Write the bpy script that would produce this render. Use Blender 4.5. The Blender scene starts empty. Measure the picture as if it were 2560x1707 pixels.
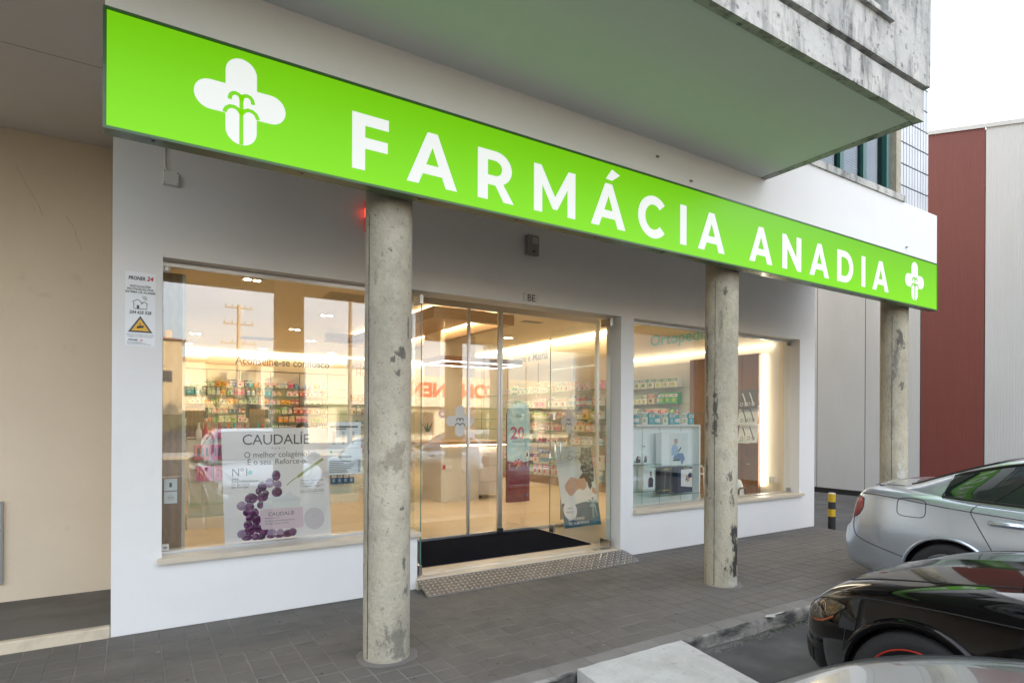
import bpy, bmesh, math, random
from mathutils import Vector, Matrix
from mathutils.geometry import tessellate_polygon
random.seed(7)
R = math.radians
sc = bpy.context.scene
COL = sc.collection

# ------------------------------------------------------------------ camera
FPX, CX, CY, YAW, ROLL, EYE = 1497.06, 1280.0, 1049.79, 0.5663, 0.0049, 1.55
cam = bpy.data.cameras.new('camera')
camo = bpy.data.objects.new('camera', cam); COL.objects.link(camo)
cam.sensor_fit = 'HORIZONTAL'; cam.sensor_width = 36.0
cam.lens = 36.0 * FPX / 2560.0
cam.shift_x = (1280.0 - CX) / 2560.0
cam.shift_y = (CY - 853.5) / 2560.0
cam.clip_start = 0.05; cam.clip_end = 2000
fwd = Vector((math.sin(YAW), math.cos(YAW), 0)); rt0 = Vector((math.cos(YAW), -math.sin(YAW), 0)); up0 = Vector((0, 0, 1))
rt = math.cos(ROLL) * rt0 + math.sin(ROLL) * up0; upv = -math.sin(ROLL) * rt0 + math.cos(ROLL) * up0
camo.matrix_world = Matrix(((rt.x, upv.x, -fwd.x, 0), (rt.y, upv.y, -fwd.y, 0), (rt.z, upv.z, -fwd.z, EYE), (0, 0, 0, 1)))
sc.camera = camo

# ------------------------------------------------------------------ sky, sun, exposure
SUN_EL, SUN_AZ = R(21), R(36)
world = bpy.data.worlds.new('World'); sc.world = world; world.use_nodes = True
wt = world.node_tree; wn = wt.nodes; wl = wt.links
for n in list(wn): wn.remove(n)
wo = wn.new('ShaderNodeOutputWorld'); bg = wn.new('ShaderNodeBackground')
sky = wn.new('ShaderNodeTexSky'); sky.sky_type = 'NISHITA'; sky.sun_disc = False
sky.sun_elevation = SUN_EL; sky.sun_rotation = SUN_AZ
sky.air_density = 1.0; sky.dust_density = 2.4; sky.ozone_density = 1.0
tc = wn.new('ShaderNodeTexCoord'); mp = wn.new('ShaderNodeMapping'); mp.inputs['Scale'].default_value = (1.2, 1.2, 5.0)
nz = wn.new('ShaderNodeTexNoise'); nz.inputs['Scale'].default_value = 1.7; nz.inputs['Detail'].default_value = 7; nz.inputs['Roughness'].default_value = 0.6
mr = wn.new('ShaderNodeMapRange'); mr.inputs[1].default_value = 0.3; mr.inputs[2].default_value = 0.72; mr.inputs[3].default_value = 0.22; mr.inputs[4].default_value = 0.85
mx = wn.new('ShaderNodeMix'); mx.data_type = 'RGBA'
mx.inputs['B'].default_value = (7.3, 7.4, 7.6, 1)        # thin high cloud
wl.new(tc.outputs['Generated'], mp.inputs['Vector']); wl.new(mp.outputs['Vector'], nz.inputs['Vector'])
wl.new(nz.outputs['Fac'], mr.inputs[0]); wl.new(mr.outputs[0], mx.inputs['Factor'])
wl.new(sky.outputs['Color'], mx.inputs['A']); wl.new(mx.outputs['Result'], bg.inputs['Color'])
bg.inputs['Strength'].default_value = 0.15
wl.new(bg.outputs[0], wo.inputs['Surface'])
sun = bpy.data.lights.new('sun', 'SUN'); sun.energy = 4.6; sun.angle = R(0.5); sun.color = (1.0, 0.74, 0.46)
suno = bpy.data.objects.new('sun', sun); COL.objects.link(suno)
sdir = Vector((math.sin(SUN_AZ) * math.cos(SUN_EL), math.cos(SUN_AZ) * math.cos(SUN_EL), math.sin(SUN_EL)))
suno.rotation_euler = sdir.to_track_quat('Z', 'Y').to_euler(); suno.location = (20, 30, 40)
vs = sc.view_settings; vs.view_transform = 'Standard'; vs.look = 'None'; vs.exposure = 1.78; vs.gamma = 1.0; vs.use_curve_mapping = False
sc.render.engine = 'CYCLES'
cy = sc.cycles
cy.use_denoising = True
try: cy.denoiser = 'OPENIMAGEDENOISE'; cy.denoising_input_passes = 'RGB_ALBEDO_NORMAL'; cy.denoising_prefilter = 'ACCURATE'
except Exception: pass
cy.max_bounces = 9; cy.diffuse_bounces = 4; cy.glossy_bounces = 5; cy.transmission_bounces = 6; cy.transparent_max_bounces = 20
cy.caustics_reflective = False; cy.caustics_refractive = False; cy.sample_clamp_indirect = 6.0; cy.use_adaptive_sampling = True; cy.adaptive_threshold = 0.01
try: cy.use_light_tree = True
except Exception: pass

# ------------------------------------------------------------------ photo pixel -> point on a known plane
def ray(x, y): return fwd + rt * ((x - CX) / FPX) - upv * ((y - CY) / FPX)
def on_y(x, y, Y): d = ray(x, y); t = Y / d.y; return Vector((d.x * t, Y, EYE + d.z * t))
def on_x(x, y, X): d = ray(x, y); t = X / d.x; return Vector((X, d.y * t, EYE + d.z * t))
def on_z(x, y, Z): d = ray(x, y); t = (Z - EYE) / d.z; return Vector((d.x * t, d.y * t, Z))

# ------------------------------------------------------------------ materials
def s2l(c):
    return tuple(((v / 255) / 12.92 if v / 255 <= 0.04045 else ((v / 255 + 0.055) / 1.055) ** 2.4) for v in c)
MATS = {}
def mat(name, col, rough=0.6, metal=0.0, layers=(), bump=None, coat=0.0, rnd=0.0, emit=None, spec=0.5, wave=None, rlayer=None, stains=()):
    """layers: (colour, scale, lo, hi, amount, stretch, detail); bump: (scale, strength, stretch)"""
    m = bpy.data.materials.new(name); m.use_nodes = True; MATS[name] = m
    nt = m.node_tree; N = nt.nodes; Lk = nt.links
    p = N['Principled BSDF']
    p.inputs['Roughness'].default_value = rough; p.inputs['Metallic'].default_value = metal
    p.inputs['Specular IOR Level'].default_value = spec
    if coat: p.inputs['Coat Weight'].default_value = coat; p.inputs['Coat Roughness'].default_value = 0.03
    c4 = (*col, 1) if len(col) == 3 else col
    p.inputs['Base Color'].default_value = c4
    need = layers or bump or rnd or wave or stains
    if need:
        t = N.new('ShaderNodeTexCoord'); src = t.outputs['Object']
        if rnd:
            oi = N.new('ShaderNodeObjectInfo')
            ad = N.new('ShaderNodeVectorMath'); ad.operation = 'ADD'
            ml = N.new('ShaderNodeMath'); ml.operation = 'MULTIPLY'; ml.inputs[1].default_value = 37.0
            Lk.new(oi.outputs['Random'], ml.inputs[0]); Lk.new(src, ad.inputs[0]); Lk.new(ml.outputs[0], ad.inputs[1]); src = ad.outputs[0]
    last = None
    def cur(): return last
    if rnd:
        hs = N.new('ShaderNodeHueSaturation'); hs.inputs['Color'].default_value = c4
        r2 = N.new('ShaderNodeMapRange'); r2.inputs[3].default_value = 1 - rnd; r2.inputs[4].default_value = 1 + rnd
        Lk.new(oi.outputs['Random'], r2.inputs[0]); Lk.new(r2.outputs[0], hs.inputs['Value']); last = hs.outputs['Color']
    for L in layers:
        lc, s, lo, hi, amt = L[:5]; st = L[5] if len(L) > 5 else None; det = L[6] if len(L) > 6 else 6
        v = src
        if st:
            mpp = N.new('ShaderNodeMapping'); mpp.inputs['Scale'].default_value = st; Lk.new(v, mpp.inputs['Vector']); v = mpp.outputs[0]
        nn = N.new('ShaderNodeTexNoise'); nn.inputs['Scale'].default_value = s; nn.inputs['Detail'].default_value = det; nn.inputs['Roughness'].default_value = 0.62
        Lk.new(v, nn.inputs['Vector'])
        q = N.new('ShaderNodeMapRange'); q.inputs[1].default_value = lo; q.inputs[2].default_value = hi; q.inputs[3].default_value = 0; q.inputs[4].default_value = amt
        Lk.new(nn.outputs['Fac'], q.inputs[0])
        k = N.new('ShaderNodeMix'); k.data_type = 'RGBA'; k.inputs['B'].default_value = (*lc, 1)
        if last is None: k.inputs['A'].default_value = c4
        else: Lk.new(last, k.inputs['A'])
        Lk.new(q.outputs[0], k.inputs['Factor']); last = k.outputs['Result']
    for (sc_, sr_, scol, samt, sns) in stains:      # a stain of its own shape: centre, radii, colour, amount, noise scale
        sb = N.new('ShaderNodeVectorMath'); sb.operation = 'SUBTRACT'; sb.inputs[1].default_value = sc_; Lk.new(src, sb.inputs[0])
        dv = N.new('ShaderNodeVectorMath'); dv.operation = 'DIVIDE'; dv.inputs[1].default_value = sr_; Lk.new(sb.outputs[0], dv.inputs[0])
        ln = N.new('ShaderNodeVectorMath'); ln.operation = 'LENGTH'; Lk.new(dv.outputs[0], ln.inputs[0])
        nn = N.new('ShaderNodeTexNoise'); nn.inputs['Scale'].default_value = sns; nn.inputs['Detail'].default_value = 9; nn.inputs['Roughness'].default_value = 0.7
        mpp = N.new('ShaderNodeMapping'); mpp.inputs['Scale'].default_value = (1, 1, 0.5); Lk.new(src, mpp.inputs['Vector']); Lk.new(mpp.outputs[0], nn.inputs['Vector'])
        m1 = N.new('ShaderNodeMath'); m1.operation = 'MULTIPLY_ADD'; m1.inputs[1].default_value = -4.6; m1.inputs[2].default_value = 2.75; Lk.new(nn.outputs['Fac'], m1.inputs[0])
        m2 = N.new('ShaderNodeMath'); m2.operation = 'ADD'; Lk.new(ln.outputs['Value'], m2.inputs[0]); Lk.new(m1.outputs[0], m2.inputs[1])
        q = N.new('ShaderNodeMapRange'); q.inputs[1].default_value = 1.15; q.inputs[2].default_value = 0.85; q.inputs[3].default_value = 0; q.inputs[4].default_value = samt; Lk.new(m2.outputs[0], q.inputs[0])
        k = N.new('ShaderNodeMix'); k.data_type = 'RGBA'; k.inputs['B'].default_value = (*scol, 1)
        if last is None: k.inputs['A'].default_value = c4
        else: Lk.new(last, k.inputs['A'])
        Lk.new(q.outputs[0], k.inputs['Factor']); last = k.outputs['Result']
    if wave:   # wood grain: (colour, scale, distortion, amount, direction)
        w = N.new('ShaderNodeTexWave'); w.bands_direction = wave[4]; w.inputs['Scale'].default_value = wave[1]; w.inputs['Distortion'].default_value = wave[2]; w.inputs['Detail'].default_value = 3; w.inputs['Detail Scale'].default_value = 1.5
        Lk.new(src, w.inputs['Vector'])
        q = N.new('ShaderNodeMath'); q.operation = 'MULTIPLY'; q.inputs[1].default_value = wave[3]; Lk.new(w.outputs['Fac'], q.inputs[0])
        k = N.new('ShaderNodeMix'); k.data_type = 'RGBA'; k.inputs['B'].default_value = (*wave[0], 1)
        if last is None: k.inputs['A'].default_value = c4
        else: Lk.new(last, k.inputs['A'])
        Lk.new(q.outputs[0], k.inputs['Factor']); last = k.outputs['Result']
    if last is not None: Lk.new(last, p.inputs['Base Color'])
    if bump:
        v = src
        if len(bump) > 2 and bump[2]:
            mpp = N.new('ShaderNodeMapping'); mpp.inputs['Scale'].default_value = bump[2]; Lk.new(v, mpp.inputs['Vector']); v = mpp.outputs[0]
        nn = N.new('ShaderNodeTexNoise'); nn.inputs['Scale'].default_value = bump[0]; nn.inputs['Detail'].default_value = 5; Lk.new(v, nn.inputs['Vector'])
        b = N.new('ShaderNodeBump'); b.inputs['Strength'].default_value = bump[1]; b.inputs['Distance'].default_value = 0.01
        Lk.new(nn.outputs['Fac'], b.inputs['Height']); Lk.new(b.outputs[0], p.inputs['Normal'])
        if rlayer:
            q = N.new('ShaderNodeMapRange'); q.inputs[1].default_value = 0.3; q.inputs[2].default_value = 0.7; q.inputs[3].default_value = rlayer[0]; q.inputs[4].default_value = rlayer[1]
            Lk.new(nn.outputs['Fac'], q.inputs[0]); Lk.new(q.outputs[0], p.inputs['Roughness'])
    if emit:
        p.inputs['Emission Color'].default_value = (*emit[0], 1); p.inputs['Emission Strength'].default_value = emit[1]
    return m

def sheet_mat(name, c1, c2, scale):
    """thin printed sheet that lets some light through"""
    m = mat(name, c1, 0.5, layers=[(c2, scale, 0.4, 0.65, 0.8)]); nt = m.node_tree; N = nt.nodes; Lk = nt.links; p = N['Principled BSDF']; o = N['Material Output']
    tr = N.new('ShaderNodeBsdfTranslucent'); mx_ = N.new('ShaderNodeMixShader'); mx_.inputs[0].default_value = 0.18
    src_ = p.inputs['Base Color'].links[0].from_socket; Lk.new(src_, tr.inputs['Color']); Lk.new(p.outputs[0], mx_.inputs[1]); Lk.new(tr.outputs[0], mx_.inputs[2]); Lk.new(mx_.outputs[0], o.inputs['Surface'])
    return m
def glass_mat(name, tint=(0.965, 0.985, 0.975), base=0.098, k=0.89):
    m = bpy.data.materials.new(name); m.use_nodes = True; nt = m.node_tree; N = nt.nodes; Lk = nt.links
    for n in list(N): N.remove(n)
    o = N.new('ShaderNodeOutputMaterial'); mix = N.new('ShaderNodeMixShader'); tr = N.new('ShaderNodeBsdfTransparent'); gl = N.new('ShaderNodeBsdfGlossy')
    tr.inputs['Color'].default_value = (*tint, 1); gl.inputs['Roughness'].default_value = 0.0; gl.inputs['Color'].default_value = (1, 1, 1, 1)
    g = N.new('ShaderNodeNewGeometry'); dt = N.new('ShaderNodeVectorMath'); dt.operation = 'DOT_PRODUCT'
    Lk.new(g.outputs['Incoming'], dt.inputs[0]); Lk.new(g.outputs['Normal'], dt.inputs[1])
    a = N.new('ShaderNodeMath'); a.operation = 'ABSOLUTE'; Lk.new(dt.outputs['Value'], a.inputs[0])
    s = N.new('ShaderNodeMath'); s.operation = 'SUBTRACT'; s.inputs[0].default_value = 1.0; Lk.new(a.outputs[0], s.inputs[1])
    pw = N.new('ShaderNodeMath'); pw.operation = 'POWER'; pw.inputs[1].default_value = 5.0; Lk.new(s.outputs[0], pw.inputs[0])
    ma = N.new('ShaderNodeMath'); ma.operation = 'MULTIPLY_ADD'; ma.inputs[1].default_value = k; ma.inputs[2].default_value = base; Lk.new(pw.outputs[0], ma.inputs[0])
    Lk.new(ma.outputs[0], mix.inputs[0]); Lk.new(tr.outputs[0], mix.inputs[1]); Lk.new(gl.outputs[0], mix.inputs[2]); Lk.new(mix.outputs[0], o.inputs['Surface'])
    MATS[name] = m; return m

W = lambda v: (v, v, v)
mat('white_wall', (0.80, 0.79, 0.77), 0.75, layers=[((0.70, 0.69, 0.66), 1.3, 0.45, 0.75, 0.35), ((0.62, 0.6, 0.56), 9, 0.6, 0.85, 0.25)], bump=(60, 0.12))
mat('soffit_paint', (0.86, 0.87, 0.87), 0.8, layers=[((0.74, 0.76, 0.76), 0.9, 0.4, 0.75, 0.4)], bump=(40, 0.1))
mat('left_ceiling', (0.70, 0.67, 0.63), 0.85, layers=[((0.62, 0.59, 0.55), 1.2, 0.4, 0.7, 0.5)], bump=(50, 0.12))
mat('beige_wall', (0.76, 0.635, 0.48), 0.85, layers=[((0.69, 0.57, 0.425), 1.0, 0.4, 0.7, 0.6), ((0.42, 0.36, 0.28), 5, 0.63, 0.85, 0.4)], bump=(45, 0.35))
CONC = [((0.30, 0.275, 0.215), 2.2, 0.42, 0.66, 0.8, (1, 1, 0.5)), ((0.52, 0.485, 0.39), 4.5, 0.48, 0.7, 0.7), ((0.27, 0.245, 0.19), 11, 0.48, 0.68, 0.45, (1, 1, 0.7), 9), ((0.15, 0.135, 0.11), 30, 0.60, 0.67, 0.55, (1, 1, 0.7)), ((0.06, 0.057, 0.05), 75, 0.62, 0.68, 0.8), ((0.60, 0.57, 0.49), 48, 0.66, 0.72, 0.6)]
DK = (0.085, 0.08, 0.07)
def onshaft(deg, z): return (0.151 * math.cos(R(deg)), 0.151 * math.sin(R(deg)), z)
mat('concrete', (0.47, 0.425, 0.325), 0.85, layers=CONC, bump=(38, 0.9), stains=[(onshaft(-78, 1.98), (.045, .045, .05), DK, .9, 24), (onshaft(-100, 1.93), (.03, .03, .03), DK, .85, 26), (onshaft(-88, 1.85), (.03, .03, .03), DK, .8, 26), (onshaft(-52, 2.13), (.012, .012, .10), DK, .8, 15), (onshaft(-104, 2.62), (.04, .04, .03), DK, .8, 24), (onshaft(-66, .62), (.016, .016, .06), DK, .8, 20), (onshaft(-60, .45), (.03, .03, .04), DK, .7, 26), (onshaft(-74, .98), (.025, .025, .025), DK, .9, 26), (onshaft(-80, .14), (.14, .14, .16), (.15, .14, .115), .7, 20), (onshaft(-90, 1.3), (.12, .12, .14), (.20, .175, .125), .6, 14)])
mat('concrete_rough', (0.48, 0.43, 0.315), 0.88, layers=CONC + [((0.10, 0.09, 0.075), 2.6, 0.60, 0.70, 0.75, (2.2, 2.2, 0.3), 9)], bump=(34, 1.0), stains=[(onshaft(-165, 1.75), (.045, .045, .24), DK, .9, 18), (onshaft(-162, 1.50), (.04, .04, .16), DK, .85, 20), (onshaft(-108, 1.02), (.04, .04, .12), DK, .85, 22), (onshaft(-100, .85), (.04, .04, .12), DK, .8, 22), (onshaft(-74, .40), (.10, .10, .36), (.03, .03, .028), .95, 16), (onshaft(-86, .22), (.10, .10, .20), (.035, .035, .03), .95, 16), (onshaft(-85, .04), (.12, .12, .06), (.52, .51, .46), .8, 20), (onshaft(-130, 2.75), (.04, .04, .04), DK, .8, 24), (onshaft(-198, .9), (.02, .02, .6), DK, .75, 12), (onshaft(-200, 2.0), (.03, .03, .7), DK, .65, 12)])
mat('concrete_last', (0.48, 0.43, 0.315), 0.88, layers=CONC + [((0.10, 0.09, 0.075), 2.6, 0.58, 0.68, 0.75, (2.2, 2.2, 0.3), 9)], bump=(34, 1.0), stains=[(onshaft(-150, 2.3), (.05, .05, .30), (.16, .15, .13), .75, 22), (onshaft(-130, 2.55), (.08, .08, .14), DK, .85, 20), (onshaft(-120, 2.0), (.05, .05, .08), DK, .75, 22), (onshaft(-112, .80), (.10, .10, .4), (.56, .56, .53), .75, 16)])
mat('concrete_dark', (0.045, 0.042, 0.038), 0.9, layers=[((0.2, 0.19, 0.17), 9, 0.5, 0.75, 0.7)])
mat('weathered', (0.56, 0.55, 0.51), 0.9, layers=[((0.32, 0.32, 0.31), 1.6, 0.38, 0.66, 0.85, (1, 1, 0.8)), ((0.66, 0.63, 0.56), 3.6, 0.52, 0.75, 0.7), ((0.12, 0.12, 0.115), 5.5, 0.49, 0.66, 0.8, (1.6, 1.6, 0.35), 9), ((0.05, 0.05, 0.047), 16, 0.57, 0.70, 0.85), ((0.60, 0.50, 0.40), 7, 0.66, 0.8, 0.4)], bump=(22, 0.7))
mat('grout_dark', (0.07, 0.066, 0.07), 0.9)
mat('facade_tile', (0.58, 0.59, 0.61), 0.3, rnd=0.05)
mat('paver', (0.176, 0.163, 0.144), 0.62, layers=[((0.135, 0.126, 0.112), 3.0, 0.4, 0.7, 0.5), ((0.20, 0.195, 0.18), 30, 0.63, 0.75, 0.35), ((0.07, 0.066, 0.06), 1.5, 0.6, 0.75, 0.5)], bump=(230, 0.9), rnd=0.045, spec=0.4)
mat('paver_light', (0.215, 0.205, 0.19), 0.7, layers=[((0.13, 0.125, 0.115), 4, 0.42, 0.7, 0.6)], bump=(90, 0.4), rnd=0.12)
mat('grout', (0.29, 0.275, 0.24), 0.9, layers=[((0.16, 0.152, 0.138), 1.4, 0.42, 0.62, 0.9)])
mat('kerb', (0.33, 0.31, 0.275), 0.9, layers=[((0.15, 0.145, 0.135), 5, 0.45, 0.65, 0.85), ((0.02, 0.02, 0.019), 3.1, 0.44, 0.60, 0.9, (0.7, 1, 2.5), 10)], bump=(25, 0.6))
mat('asphalt', (0.072, 0.071, 0.070), 0.85, layers=[((0.13, 0.128, 0.124), 2.2, 0.45, 0.7, 0.8), ((0.13, 0.13, 0.125), 90, 0.62, 0.74, 0.6), ((0.025, 0.025, 0.025), 0.8, 0.55, 0.7, 0.6)], bump=(130, 0.7))
mat('ramp_concrete', (0.52, 0.52, 0.49), 0.9, layers=[((0.38, 0.37, 0.335), 3.2, 0.42, 0.66, 0.8), ((0.27, 0.26, 0.23), 30, 0.58, 0.72, 0.6), ((0.30, 0.27, 0.22), 7, 0.60, 0.72, 0.6, None, 9)], bump=(70, 0.5))
def world_stains(name, cols):
    """broad stains that run across neighbouring pieces"""
    m = MATS[name]; nt = m.node_tree; N = nt.nodes; Lk = nt.links; p = N['Principled BSDF']; last = p.inputs['Base Color'].links[0].from_socket
    g = N.new('ShaderNodeNewGeometry')
    for c, s, lo, hi, amt, st in cols:
        mpp = N.new('ShaderNodeMapping'); mpp.inputs['Scale'].default_value = st; Lk.new(g.outputs['Position'], mpp.inputs['Vector'])
        nn = N.new('ShaderNodeTexNoise'); nn.inputs['Scale'].default_value = s; nn.inputs['Detail'].default_value = 8; nn.inputs['Roughness'].default_value = 0.65; Lk.new(mpp.outputs[0], nn.inputs['Vector'])
        q = N.new('ShaderNodeMapRange'); q.inputs[1].default_value = lo; q.inputs[2].default_value = hi; q.inputs[3].default_value = 0; q.inputs[4].default_value = amt; Lk.new(nn.outputs['Fac'], q.inputs[0])
        k = N.new('ShaderNodeMix'); k.data_type = 'RGBA'; k.inputs['B'].default_value = (*c, 1); Lk.new(last, k.inputs['A']); Lk.new(q.outputs[0], k.inputs['Factor']); last = k.outputs['Result']
    Lk.new(last, p.inputs['Base Color'])
world_stains('paver', [((0.085, 0.080, 0.072), 1.1, 0.50, 0.68, 0.65, (0.6, 1, 1)), ((0.225, 0.215, 0.195), 2.3, 0.54, 0.72, 0.45, (0.5, 1.2, 1)), ((0.055, 0.052, 0.048), 6.0, 0.66, 0.74, 0.55, (1, 1, 1)), ((0.34, 0.33, 0.31), 17.0, 0.70, 0.74, 0.5, (1, 1, 1))])
world_stains('grout', [((0.12, 0.115, 0.105), 1.1, 0.48, 0.64, 0.8, (0.6, 1, 1))])
mat('grit', (0.20, 0.19, 0.17), 0.95, layers=[((0.05, 0.06, 0.03), 6, 0.45, 0.6, 0.8)])
mat('moss', (0.05, 0.06, 0.025), 0.95)
mat('stone', (0.62, 0.54, 0.42), 0.35, layers=[((0.50, 0.43, 0.33), 6, 0.45, 0.7, 0.5, (0.4, 1, 1)), ((0.70, 0.62, 0.5), 30, 0.6, 0.75, 0.4)])
mat('step_stone', (0.66, 0.56, 0.42), 0.7, layers=[((0.42, 0.35, 0.26), 4, 0.5, 0.72, 0.7), ((0.74, 0.70, 0.62), 7, 0.55, 0.75, 0.5)], bump=(30, 0.4))
mat('checker', (0.62, 0.61, 0.59), 0.34, 0.85, layers=[((0.36, 0.34, 0.31), 9, 0.4, 0.7, 0.6)])
mat('checker_base', (0.27, 0.255, 0.24), 0.5, 0.7, layers=[((0.17, 0.152, 0.135), 8, 0.4, 0.7, 0.7)])
mat('mat_carpet', (0.007, 0.009, 0.016), 1.0, layers=[((0.016, 0.019, 0.028), 120, 0.5, 0.75, 0.6), ((0.10, 0.10, 0.10), 34, 0.74, 0.78, 0.7)], bump=(220, 0.9), spec=0.05)
mat('alu', (0.62, 0.63, 0.64), 0.3, 0.9)
mat('steel', (0.58, 0.57, 0.55), 0.25, 1.0)
mat('glass_edge', (0.10, 0.22, 0.19), 0.15)
glass_mat('glass'); glass_mat('glass_shelf', (0.86, 0.96, 0.92), 0.04, 0.7)
glass_mat('glass_dark', (0.16, 0.20, 0.18), 0.05, 0.95)
glass_mat('glass_window', (0.55, 0.62, 0.66), 0.09, 0.9)
mat('frosted', (0.80, 0.79, 0.76), 0.8)
mat('sign_case', (0.022, 0.095, 0.008), 0.35, 0.0, coat=0.3)
SIGN_E = 0.208
m_ = mat('sign_green', (0.03, 0.12, 0.0), 0.35, emit=((0.27, 0.86, 0.0), SIGN_E), spec=0.22)
_n = m_.node_tree.nodes; _l = m_.node_tree.links      # LED falloff painted into the emission: a little dimmer towards the top
_t = _n.new('ShaderNodeTexCoord'); _s = _n.new('ShaderNodeSeparateXYZ'); _r = _n.new('ShaderNodeMapRange'); _r.inputs[1].default_value = 0.0; _r.inputs[2].default_value = 0.58; _r.inputs[3].default_value = SIGN_E * 1.14; _r.inputs[4].default_value = SIGN_E * 0.80
_l.new(_t.outputs['Object'], _s.inputs[0]); _l.new(_s.outputs['Z'], _r.inputs[0]); _l.new(_r.outputs[0], _n['Principled BSDF'].inputs['Emission Strength'])
mat('sign_white', (0.3, 0.3, 0.3), 0.42, emit=((0.96, 1.0, 0.95), SIGN_E * 0.95), spec=0.4)
mat('clad_white', (0.50, 0.51, 0.505), 0.45, layers=[((0.39, 0.39, 0.38), 0.7, 0.4, 0.7, 0.5, (1, 1, 0.3))])
mat('clad_red', (0.155, 0.034, 0.026), 0.45, layers=[((0.125, 0.030, 0.024), 0.8, 0.4, 0.7, 0.5, (1, 1, 0.3))])
mat('gap_shadow', W(0.012), 0.9)
mat('yellow_paint', (0.62, 0.40, 0.015), 0.5, layers=[((0.2, 0.14, 0.03), 12, 0.6, 0.75, 0.7)])
mat('black_paint', W(0.018), 0.5, layers=[(W(0.12), 14, 0.6, 0.78, 0.6)])
mat('green_frame', (0.025, 0.11, 0.095), 0.4)
mat('blind', (0.66, 0.70, 0.73), 0.6)
mat('plastic_white', (0.72, 0.71, 0.67), 0.45)
mat('plastic_grey', (0.27, 0.265, 0.24), 0.4)
mat('plastic_dark', W(0.03), 0.4)
mat('rubber', W(0.016), 0.75)
mat('siren_red', (0.35, 0.01, 0.008), 0.3, emit=((1.0, 0.03, 0.015), 0.06))
mat('siren_lamp', (0.6, 0.02, 0.01), 0.3, emit=((1.0, 0.04, 0.02), 0.9))
mat('diffuser', (0.5, 0.5, 0.46), 0.3)
mat('oak', (0.36, 0.22, 0.12), 0.5, wave=((0.26, 0.15, 0.075), 5, 6, 0.7, 'X'), layers=[((0.30, 0.18, 0.09), 3, 0.4, 0.7, 0.5, (4, 4, 0.5))])
mat('oak_top', (0.42, 0.27, 0.14), 0.4, layers=[((0.32, 0.19, 0.09), 5, 0.4, 0.7, 0.6, (0.3, 5, 5))])
mat('walnut', (0.25, 0.125, 0.070), 0.45, layers=[((0.17, 0.085, 0.05), 4, 0.4, 0.7, 0.7, (6, 6, 0.4))])
mat('in_floor', (0.66, 0.52, 0.36), 0.28, layers=[((0.55, 0.45, 0.33), 1.4, 0.4, 0.7, 0.6, (0.5, 3, 1))], rnd=0.02)
mat('in_ceiling', (0.66, 0.58, 0.46), 0.9)
mat('in_wall', (0.64, 0.55, 0.42), 0.85)
mat('lacquer', (0.76, 0.74, 0.69), 0.22)
mat('cool_white', (0.84, 0.88, 0.88), 0.25)
mat('led', (1, 0.95, 0.85), 0.5, emit=((1.0, 0.80, 0.52), 7.0))
mat('led_white', (1, 1, 0.95), 0.5, emit=((1.0, 0.90, 0.72), 3.6))
mat('lamp_face', (1, 1, 1), 0.5, emit=((1.0, 0.90, 0.72), 22.0))
mat('print_white', (0.78, 0.77, 0.77), 0.5)
mat('paper', (0.86, 0.88, 0.90), 0.6)
mat('ink', W(0.035), 0.6); mat('ink_grey', W(0.10), 0.6); mat('ink_soft', W(0.25), 0.6)
mat('ink_red', (0.55, 0.03, 0.04), 0.6); mat('ink_blue', (0.02, 0.10, 0.40), 0.6)
mat('teal_ink', (0.16, 0.50, 0.50), 0.5); mat('green_ink', (0.03, 0.42, 0.14), 0.5)
mat('warn_yellow', (0.80, 0.46, 0.04), 0.5)
mat('grape', (0.10, 0.014, 0.075), 0.18, layers=[((0.34, 0.13, 0.30), 30, 0.47, 0.62, 0.8), ((0.03, 0.006, 0.03), 22, 0.52, 0.62, 0.8)], coat=0.5)
mat('grape_pale', (0.36, 0.22, 0.34), 0.3, layers=[((0.50, 0.38, 0.46), 14, 0.45, 0.7, 0.7)])
mat('jar_pink', (0.80, 0.60, 0.65), 0.3); mat('jar_white', (0.80, 0.77, 0.74), 0.35); mat('halo', (0.74, 0.64, 0.66), 0.5)
mat('oil', (0.34, 0.38, 0.10), 0.3)
sheet_mat('poster_lilac', (0.88, 0.85, 0.88), (0.94, 0.92, 0.93), 1.6)
mat('poster_sky', (0.26, 0.50, 0.66), 0.45, layers=[((0.50, 0.68, 0.76), 4, 0.42, 0.62, 0.8), ((0.16, 0.34, 0.58), 3, 0.55, 0.75, 0.7)])
mat('maroon', (0.15, 0.006, 0.038), 0.4); mat('magenta', (0.36, 0.02, 0.13), 0.4)
mat('poster_pale', (0.62, 0.70, 0.70), 0.45, layers=[((0.74, 0.77, 0.75), 3, 0.4, 0.65, 0.8)])
mat('poster_blue', (0.03, 0.12, 0.19), 0.4, layers=[((0.07, 0.26, 0.38), 7, 0.5, 0.7, 0.8)])
mat('tree_print', (0.03, 0.035, 0.035), 0.6, layers=[((0.32, 0.38, 0.38), 26, 0.5, 0.56, 0.9)])
mat('skin', (0.56, 0.32, 0.22), 0.6); mat('hair', (0.055, 0.030, 0.020), 0.6); mat('linen', (0.72, 0.74, 0.74), 0.7)
mat('denim', (0.10, 0.20, 0.38), 0.7); mat('shirt_blue', (0.28, 0.44, 0.62), 0.7); mat('navy', (0.012, 0.02, 0.06), 0.6)
mat('ribbon', (0.20, 0.40, 0.50), 0.35); mat('gold', (0.55, 0.42, 0.05), 0.4)
mat('leaf', (0.045, 0.10, 0.022), 0.6, rnd=0.2); mat('pot', (0.78, 0.77, 0.74), 0.4)
mat('screen_black', W(0.01), 0.15)
mat('foliage', (0.10, 0.11, 0.022), 0.7, layers=[((0.05, 0.07, 0.015), 0.9, 0.4, 0.65, 0.8), ((0.20, 0.16, 0.03), 1.6, 0.5, 0.7, 0.6)])
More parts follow.
